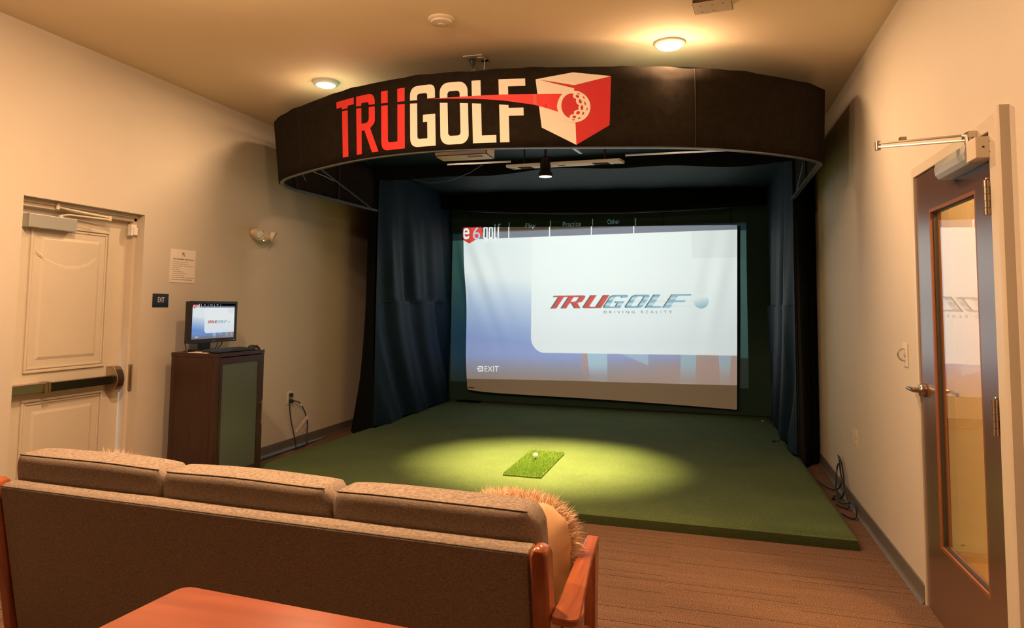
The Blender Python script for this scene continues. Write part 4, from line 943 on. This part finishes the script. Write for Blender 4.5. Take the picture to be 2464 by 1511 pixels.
# ---------------------------------------------------------------- monitor, keyboard, mouse
mo = thing('monitor', 'black flat monitor standing on the cabinet showing the golf menu', 'monitor', (-3.58, 4.56, KZ))
MX = -3.555; my0, my1, mz0, mz1 = 4.270, 4.805, 1.092, 1.402
m = MB(); m.rbox(MX-.040, MX, my0, my1, mz0, mz1, .006); 
m = MB(); frame_yz(m, MX-.012, MX, my0, my1, mz0, mz1, my0+.022, my1-.022, mz0+.030, mz1-.020); m.build('bezel', MT['black'], mo, bevel=.002)
MB().rbox(MX-.05, MX-.0125, my0+.002, my1-.002, mz0+.002, mz1-.002, .008).build('back_shell', MT['black'], mo)
def mon(U, V_): return np.stack([np.full_like(U, MX-.010), my0+.020+(my1-my0-.040)*U, mz0+.028+(mz1-mz0-.046)*V_], 1)
field_mesh('display', mon, attr_mat('display', 'emit', .92), mo, step=2)
MB().rbox(MX-.07, MX-.045, 4.44, 4.56, KZ+.012, mz0+.05, .005).build('stand_neck', MT['black'], mo)
MB().rbox(MX-.11, MX+.06, 4.385, 4.625, KZ, KZ+.014, .006).build('stand_base', MT['black'], mo)
mark('maker_print', [flat_text('', 'ViewSonic', (MX+.0006, 4.515, mz0+.010), U_L, V_L, .036, .006, .01)], MT['silver'], mo)
m = MB(); m.cyl((MX,4.775,mz0+.013),(MX+.001,4.775,mz0+.013),.003); m.build('power_led', MT['led_blue'], mo)
m = MB()
for y in (4.70,4.725,4.75): m.box(MX, MX+.0008, y, y+.006, mz0+.012, mz0+.014)
m.build('menu_button', MT['silver'], mo, kind='stuff')
for i, P in enumerate(([(-3.60,4.60,1.12),(-3.57,4.60,1.085),(-3.56,4.57,1.055),(-3.56,4.55,1.036)],[(-3.60,4.66,1.12),(-3.56,4.64,1.088),(-3.55,4.60,1.06),(-3.55,4.56,1.036)],[(-3.62,4.30,1.10),(-3.60,4.29,1.07),(-3.58,4.27,1.045),(-3.60,4.268,1.036)])):
    MB().tube(catmull(P), .0035).build('cable', MT['cord'], mo, smooth=True)
kb = thing('keyboard', 'flat black keyboard at the front edge of the cabinet top', 'keyboard', (-3.38, 4.50, KZ))
kx0, kx1, ky0, ky1 = -3.455, -3.318, 4.285, 4.715
m = MB(); m.prism([(kx1,KZ+.004),(kx1,KZ+.012),(kx0,KZ+.022),(kx0,KZ+.004)], lambda x,z: (x,ky0,z), lambda x,z: (x,ky1,z)); m.build('key_tray', MT['black'], kb, bevel=.003)
m = MB()
for r in range(5):
    for c in range(21):
        x = kx1-.018-r*.0235; y = ky0+.010+c*.0198; zb = KZ+.012+(kx1-x)/(kx1-kx0)*.010
        if r == 0 and 5 <= c <= 9:
            if c == 5: m.box(x-.019, x, y, y+.0198*5-.003, zb-.002, zb+.005)
            continue
        m.box(x-.019, x, y, y+.0165, zb-.002, zb+.005)
m.build('key', MT['black'], kb, kind='stuff', bevel=.001)
ms = thing('mouse', 'black computer mouse beside the keyboard on the cabinet', 'mouse', (-3.37, 4.78, KZ))
def mfn(u, v):
    th = u*2*math.pi; ph = v*math.pi/2; r = math.cos(ph)**.75
    return (-3.37+.056*r*math.cos(th), 4.777+.032*r*math.sin(th)*(1+.08*math.cos(th)), KZ+.001+.034*math.sin(ph)*(1-.25*math.cos(th)*r))
MB().grid(mfn, 36, 12).build('mouse_shell', MT['black'], ms, smooth=True, angle=180)
MB().cyl((-3.345,4.772,KZ+.030),(-3.345,4.782,KZ+.030),.006,n=14).build('scroll_wheel', MT['seam'], ms)
o = MB().box(-3.56,-3.40,4.268,4.36,KZ,KZ+.004).build('paper_note', MT['paper']); o.rotation_euler = (0,0,0); tag(o, 'folded white paper lying at the left end of the cabinet top', 'paper')
o = MB().rbox(-3.345,-3.315,4.805,4.828,KZ,KZ+.003,.001).build('sticky_label', MT['paper']); tag(o, 'small pale label at the right end of the cabinet top', 'label')
# ---------------------------------------------------------------- right wall fittings
t, x, s = wall_plate('blank_plate', 'blank cream wall plate on the right wall, farther of the pair', 'R', 5.60, .515, .085, .118, 'wall plate')
t, x, s = wall_plate('wall_outlet', 'cream double outlet on the right wall beside the blank plate', 'R', 5.482, .508, .082, .118)
for z in (.536, .482): MB().cyl((x-.006,5.482,z),(x-.008,5.482,z),.015,n=20).build('socket', MT['white'], t)
t, x, s = wall_plate('light_switch', 'cream wall plate with a metal ring handle beside the brown door', 'R', 4.152, 1.168, .085, .122, 'switch')
m = MB(); m.tube([(x-.008-.028*math.sin(a), 4.152+.004, 1.168+.030*math.cos(a)) for a in np.linspace(0, math.pi, 16)], .0045, n=8); m.build('ring_handle', MT['steel'], t, smooth=True)
MB().cyl((x-.006,4.152,1.168),(x-.012,4.152,1.168),.012,n=18).build('knob_base', MT['steel'], t)
ck = thing('coiled_cord', 'black cord in loose standing loops between the turf and right baseboard', 'cord', (.93, 5.9, 0))
m = MB(); cp = catmull([(.86,6.35,.02),(.88,6.2,.02),(.93,6.02,.03),(.955,5.90,.10),(.965,5.98,.23),(.965,6.05,.285),(.965,5.90,.24),(.955,5.76,.10),(.935,5.80,.02),(.93,5.95,.05),(.955,6.05,.18),(.960,5.98,.235),(.955,5.88,.17),(.95,5.66,.08),(.94,5.52,.03),(.91,5.60,.012),(.885,5.66,.010)], 10)
m.tube(cp, .0055); m.build('cable', MT['cord'], ck, smooth=True, angle=180)
m = MB(); m.tube(catmull([(.93,5.90,.05),(.90,5.74,.02),(.935,5.62,.03),(.958,5.50,.07),(.962,5.40,.06),(.95,5.32,.02),(.92,5.32,.010),(.88,5.42,.010)],10), .0055); m.build('cable', MT['cord'], ck, smooth=True, angle=180)
m = MB(); m.cyl((.885,5.80,.014),(.905,5.86,.022),.009,.007); m.build('plug', MT['cord'], ck, smooth=True)
tc_ = thing('extension_lead', 'thin black cord with a small plug lying on the right side of the turf', 'cord', (.66, 7.6, PH))
MB().tube(catmull([(.64,7.58,PH+.006),(.68,7.60,PH+.005),(.70,7.66,PH+.004),(.735,7.80,PH+.004),(.77,7.86,PH+.006)],6), .003).build('cable', MT['cord'], tc_, smooth=True)
MB().rbox(.615,.645,7.55,7.585,PH,PH+.014,.004).build('plug', MT['cord'], tc_)
for k, (x, y, lb) in enumerate(((.61,8.86,'white golf tee lying on the turf at the right back corner'),(.735,8.93,'small white tee at the foot of the right side curtain'))):
    o = MB().cyl((x,y,PH+.005),(x+.035,y+.01,PH+.006),.005,.003,n=8).build('stray_tee', MT['white'], smooth=True); tag(o, lb, 'golf tee')
# ---------------------------------------------------------------- on the ceiling
sd = thing('smoke_detector', 'round cream smoke detector on the ceiling left of the power plate', 'smoke detector', (-1.436, 3.695, HC))
m = MB(); m.lathe([(.076,0),(.076,-.008),(.070,-.014),(.062,-.016),(.058,-.026),(.022,-.032),(.001,-.033)], (-1.436,3.695,HC)); m.build('detector_body', MT['cream'], sd, smooth=True, angle=35)
m = MB(); m.lathe([(.020,-.030),(.018,-.036),(.001,-.037)], (-1.436,3.695,HC)); m.build('sensor_cap', MT['cream'], sd, smooth=True)
pb = thing('ceiling_power_plate', 'open power plate on the ceiling above the canopy, with a black plug', 'power plate', (-1.445, 4.36, HC))
m = MB(); m.box(-1.515,-1.385,4.30,4.40,HC-.006,HC); m.build('cover_plate', MT['cream'], pb, bevel=.002)
MB().box(-1.425,-1.375,4.405,4.445,HC-.001,HC+.0).build('ceiling_hole', MT['hole'], pb)
m = MB(); m.box(-1.425,-1.395,4.335,4.365,HC-.010,HC-.006); m.build('socket', MT['white'], pb)
pg = thing('hanging_plug', 'black plug and cord hanging from the ceiling plate behind the canopy edge', 'cord', (-1.468, 4.37, HC-.01))
m = MB(); m.lathe([(.020,-.006),(.021,-.03),(.016,-.042),(.009,-.06),(.006,-.075)], (-1.468,4.36,HC)); m.build('plug', MT['cord'], pg, smooth=True)
m = MB(); m.tube([(-1.468,4.36,HC-.07),(-1.472,4.365,HC-.10),(-1.478,4.38,HC-.16),(-1.49,4.42,HC-.30)],.0055); m.build('cable', MT['cord'], pg, smooth=True)
MB().box(-1.474,-1.445,4.352,4.360,HC-.098,HC-.082).build('cable_label', MT['paper'], pg)
m = MB(); m.tube([(-1.395,4.40,HC-.002),(-1.40,4.41,HC-.05),(-1.412,4.43,HC-.13),(-1.42,4.46,HC-.3)],.0022,n=6); o = m.build('thin_wire', MT['white'], smooth=True); tag(o, 'thin white wire hanging from the ceiling hole behind the canopy edge', 'wire')
jb = thing('ceiling_bracket', 'perforated cream bracket plate on the ceiling near the right lamp', 'bracket', (.07, 3.87, HC))
m = MB(); m.xf = Matrix.Translation((.055,3.86,HC)) @ Matrix.Rotation(math.radians(-6),4,'Z'); m.box(-.10,.10,-.075,.075,-.030,-.026); m.box(-.10,-.096,-.075,.075,-.030,0); m.box(.096,.10,-.075,.075,-.030,0); m.box(-.10,.10,.071,.075,-.030,0); m.build('plate', MT['cream'], jb, bevel=.001)
m = MB(); m.xf = Matrix.Translation((.055,3.86,HC)) @ Matrix.Rotation(math.radians(-6),4,'Z')
for a, c in ((-.06,-.03),(0,-.03),(.055,-.03),(-.06,.045),(0,.045)): m.cyl((a,c,-.0306),(a,c,-.0300),.004,n=10)
m.build('screw_hole', MT['hole'], jb, kind='stuff')
# ---------------------------------------------------------------- sofa
sf = thing('sofa', 'brown tweed sofa with reddish wooden frame, seen from behind', 'sofa', (-1.52, 2.4, 0))
RZ = math.radians(-1.84); OX, OY = -.486, 2.010          # right end of the back's top edge
XF = Matrix.Translation((OX, OY, 0)) @ Matrix.Rotation(RZ, 4, 'Z')   # local x along the sofa (negative to the left), y to the front
def S(): m = MB(); m.xf = XF; return m
LEN = 2.078; rec = .19      # back leans: y grows by rec per metre going down
def lean_y(z, y=0): return y+(.70-z)*rec
m = S(); pr = [(lean_y(.12),.12),(lean_y(.655),.655),(lean_y(.69)+.004,.690),(lean_y(.70)+.022,.702),(lean_y(.70)+.075,.702),(lean_y(.69)+.092,.690),(lean_y(.12)+.10,.12)]
m.prism(pr, lambda y,z: (-LEN,y,z), lambda y,z: (-.002,y,z)); m.build('back_panel', MT['sofa'], sf, smooth=True, angle=50, bevel=.006)
m = S(); m.tube([(x, lean_y(.692)+.001, .6925) for x in np.linspace(-LEN+.003,-.006,60)], .0018, n=5); m.build('back_seam', MT['seam'], sf)
def cushion(x0, x1, y0, th, z0, z1, tilt, seed):
    """plump box cushion with rounded edges"""
    def fn(u, v):
        th_ = u*2*math.pi; c, s = math.cos(th_), math.sin(th_); p = .30
        yy = math.copysign(abs(c)**p, c)*th/2; zz = math.copysign(abs(s)**p, s)*(z1-z0)/2
        w_ = 2*v-1; e = (1-abs(w_)**9)**(1/3.5) if abs(w_) < 1 else 0
        endx = (x0+x1)/2+(x1-x0)/2*math.copysign(min(1,abs(w_))**.9, w_)
        puff = 1+.05*math.cos(w_*math.pi/2)
        zz2 = zz*(.94+.06*e)*(1 if s < 0 else (.985+.03*math.cos(w_*math.pi/2)+.004*math.sin(w_*5+seed)))
        yy2 = yy*e*puff
        zz2 = zz2*(.55+.45*e) if abs(w_) > .9 else zz2
        zc_ = (z0+z1)/2+zz2
        return (endx, y0+th/2+yy2+(z1-zc_)*tilt, zc_)
    m = S(); vs = [i/40 for i in range(41)]; ww = [0,.004,.012,.03,.06]+[.06+.88*i/24 for i in range(1,24)]+[.94,.97,.988,.996,1]
    nu = 48; idx = len(m.v); pts = [fn(i/nu, w_) for w_ in ww for i in range(nu)]
    fs = [(k*nu+i, k*nu+(i+1)%nu, (k+1)*nu+(i+1)%nu, (k+1)*nu+i) for k in range(len(ww)-1) for i in range(nu)]
    fs += [tuple(range(nu))[::-1], tuple(range((len(ww)-1)*nu, len(ww)*nu))]; m._add(pts, fs); return m, fn
W3 = (LEN-.02)/3
for k, (a, c) in enumerate(((-LEN-.055,-LEN+.700),(-LEN+.665,-LEN+1.385),(-LEN+1.365,+.004))):
    m, fn = cushion(a, c, lean_y(.70)+.062, .185, .36, .800-.004*k, rec, k*2.1); cu = m.build('back_cushion', MT['sofa'], sf, smooth=True, angle=180)
    q = S(); q.tube([Vector(fn(.325 if False else .32, w_))+Vector((0,-.0005,.0012)) for w_ in np.linspace(.05,.95,50)], .0016, n=5); q.build('piping', MT['seam'], cu)
for k in range(3):
    m = S(); m.rbox(-LEN+k*W3+.01, -LEN+(k+1)*W3+.0, .20, .78, .26, .415, .035, 4); m.build('seat_cushion', MT['sofa'], sf, smooth=True)
m = S(); m.box(-LEN-.03, .02, .14, .76, .20, .26); m.build('seat_frame', MT['wood'], sf, bevel=.004)
def rpost(xa, xb):
    m = S(); ring = []; 
    for z, g_ in ((0,0),(.55,0),(.690,0),(.706,.004),(.716,.012),(.720,.024)):
        y0 = lean_y(z)-.012+g_; y1 = lean_y(z)+.062-g_; ring.append([(xa+g_,y0,z),(xb-g_,y0,z),(xb-g_,y1,z),(xa+g_,y1,z)])
    vs = [p for r in ring for p in r]; fs = [(k*4+i,k*4+(i+1)%4,(k+1)*4+(i+1)%4,(k+1)*4+i) for k in range(len(ring)-1) for i in range(4)]+[(3,2,1,0),tuple(len(vs)-4+i for i in range(4))]
    m._add(vs, fs); return m.build('back_leg', MT['wood'], sf, smooth=True, bevel=.010, angle=60)
rpost(.002, .056); rpost(-LEN-.060, -LEN-.006)
def arm(sg):
    base = .0 if sg > 0 else -LEN
    def P(a, y): return (base+sg*a, y)
    out = [P(*q_) for q_ in fil([(.076,.71,.008),(.078,.66),(.086,.54),(.098,.40),(.114,.26),(.140,.02,.075),(.058,.022,.02),(.056,.12),(.046,.30),(.036,.50),(.032,.71,.008)], 8)]
    m = S(); m.prism(out, lambda x,y: (x,y,.500+.03*(y-.0)), lambda x,y: (x,y,.522+.03*(y-.0))); m.build('arm_rest', MT['armwood'], sf, bevel=.005)
    m = S(); x0, x1 = sorted((base+sg*.036, base+sg*.076)); m._add([(x0,.62,.0),(x1,.62,.0),(x1,.67,.0),(x0,.67,.0),(x0,.63,.515),(x1,.63,.515),(x1,.705,.515),(x0,.705,.515)], [(0,1,2,3),(7,6,5,4),(0,4,5,1),(1,5,6,2),(2,6,7,3),(3,7,4,0)]); m.build('front_leg', MT['wood'], sf, bevel=.004)
    m = S(); m.box(min(base+sg*.036,base+sg*.056), max(base+sg*.036,base+sg*.056), .10, .64, .20, .25); m.build('side_rail', MT['wood'], sf, bevel=.003)
arm(1); arm(-1)
# ---------------------------------------------------------------- fur pillows
def pillow(name, label, c, ax_w, ax_n, hw, hh, th, nstr, seed, fur_len=.055):
    t = thing(name, label, 'pillow', c, 'fur pillows on the sofa')
    c = Vector(c); W_ = Vector(ax_w).normalized(); N_ = Vector(ax_n).normalized(); Up = N_.cross(W_).normalized()
    if Up.z < 0: Up = -Up
    def fn(a, r, side):      # a angle, r 0..1 from centre to rim
        ca, sa = math.cos(a), math.sin(a); k = (abs(ca)**3.2+abs(sa)**3.2)**(-1/3.2)
        bulge = (1-r**2.4)**.55; wr = 1+.012*math.sin(a*17+seed)*r**6
        return c+W_*(ca*k*hw*r*wr)+Up*(sa*k*hh*r*wr)+N_*side*th*(bulge+.02*math.sin(a*13)*r**3*(1-r))
    for nm, side, mt in (('suede_back',1,'suede'),('fur_front',-1,'fur')):
        m = MB(); rs = [0.001,.15,.3,.45,.6,.72,.82,.9,.95,.98,1]; n = 72
        m.v = [fn(2*math.pi*i/n, r, side) for r in rs for i in range(n)]; m.f = [(k*n+i,k*n+(i+1)%n,(k+1)*n+(i+1)%n,(k+1)*n+i) for k in range(len(rs)-1) for i in range(n)]+[tuple(range(n))]
        o = m.build(nm, MT[mt], t, smooth=True, angle=180)
    rg = random.Random(seed); v = []; f = []
    for i in range(nstr):
        a = rg.uniform(0, 2*math.pi); r = math.sqrt(rg.random()) if rg.random() < .45 else rg.uniform(.90,1); p = fn(a, min(r,.999), -1 if r < .985 else rg.choice((-1,-1,.4)))
        rad = (W_*math.cos(a)+Up*math.sin(a)); d = (rad*(r**3*1.1)-N_*(1.0 if r < .9 else .45)+Vector((rg.gauss(0,.35),rg.gauss(0,.35),rg.gauss(0,.35)))).normalized()
        L0 = fur_len*rg.uniform(.55,1.25); sd = d.cross(Vector((rg.gauss(0,1),rg.gauss(0,1),rg.gauss(0,1)))).normalized()*.0011
        g_ = Vector((0,0,-.35))+Vector((rg.gauss(0,.25),rg.gauss(0,.25),0)); p1 = p+d*L0*.5+g_*L0*.08; p2 = p+d*L0+g_*L0*.35; k = len(v)
        v += [p-sd,p+sd,p1-sd*.8,p1+sd*.8,p2]; f += [(k,k+1,k+3,k+2),(k+2,k+3,k+4)]
    m = MB(); m.v = v; m.f = f; m.build('fur_pile', MT['fur'], t, kind='stuff')
    return t
pillow('fur_pillow', 'tan suede and cream fur pillow leaning at the right end of the sofa', (-.645, 2.50, .530), (1,-.10,0), (.22,-1,.10), .195, .178, .070, 9000, 3)
pillow('fur_pillow', 'white fur pillow almost hidden behind the left sofa cushion', (-2.53, 2.56, .520), (1,.10,0), (-.1,-1,.10), .15, .175, .07, 4000, 8)
# ---------------------------------------------------------------- table in the foreground
tb = thing('wooden_table', 'glossy reddish wooden table in the foreground behind the sofa', 'table', (-.6, 1.0, 0))
TX = Matrix.Translation((-1.150,1.402,0)) @ Matrix.Rotation(math.radians(-3.4),4,'Z')
m = MB(); m.xf = TX; ol = rr(0,1.35,-.75,0,.03,4); m.prism(ol, lambda x,y: (x,y,.718), lambda x,y: (x,y,.75)); m.build('tabletop', MT['tabletop'], tb, bevel=.004)
m = MB(); m.xf = TX; m.box(.06,1.29,-.08,-.06,.64,.718); m.box(.06,1.29,-.69,-.67,.64,.718); m.box(.06,.08,-.67,-.08,.64,.718); m.box(1.27,1.29,-.67,-.08,.64,.718); m.build('apron', MT['wood'], tb)
for x in (.045,1.255):
    for y in (-.095,-.705):
        m = MB(); m.xf = TX; m.box(x,x+.05,y,y+.05,0,.718); m.build('leg', MT['wood'], tb, bevel=.004)
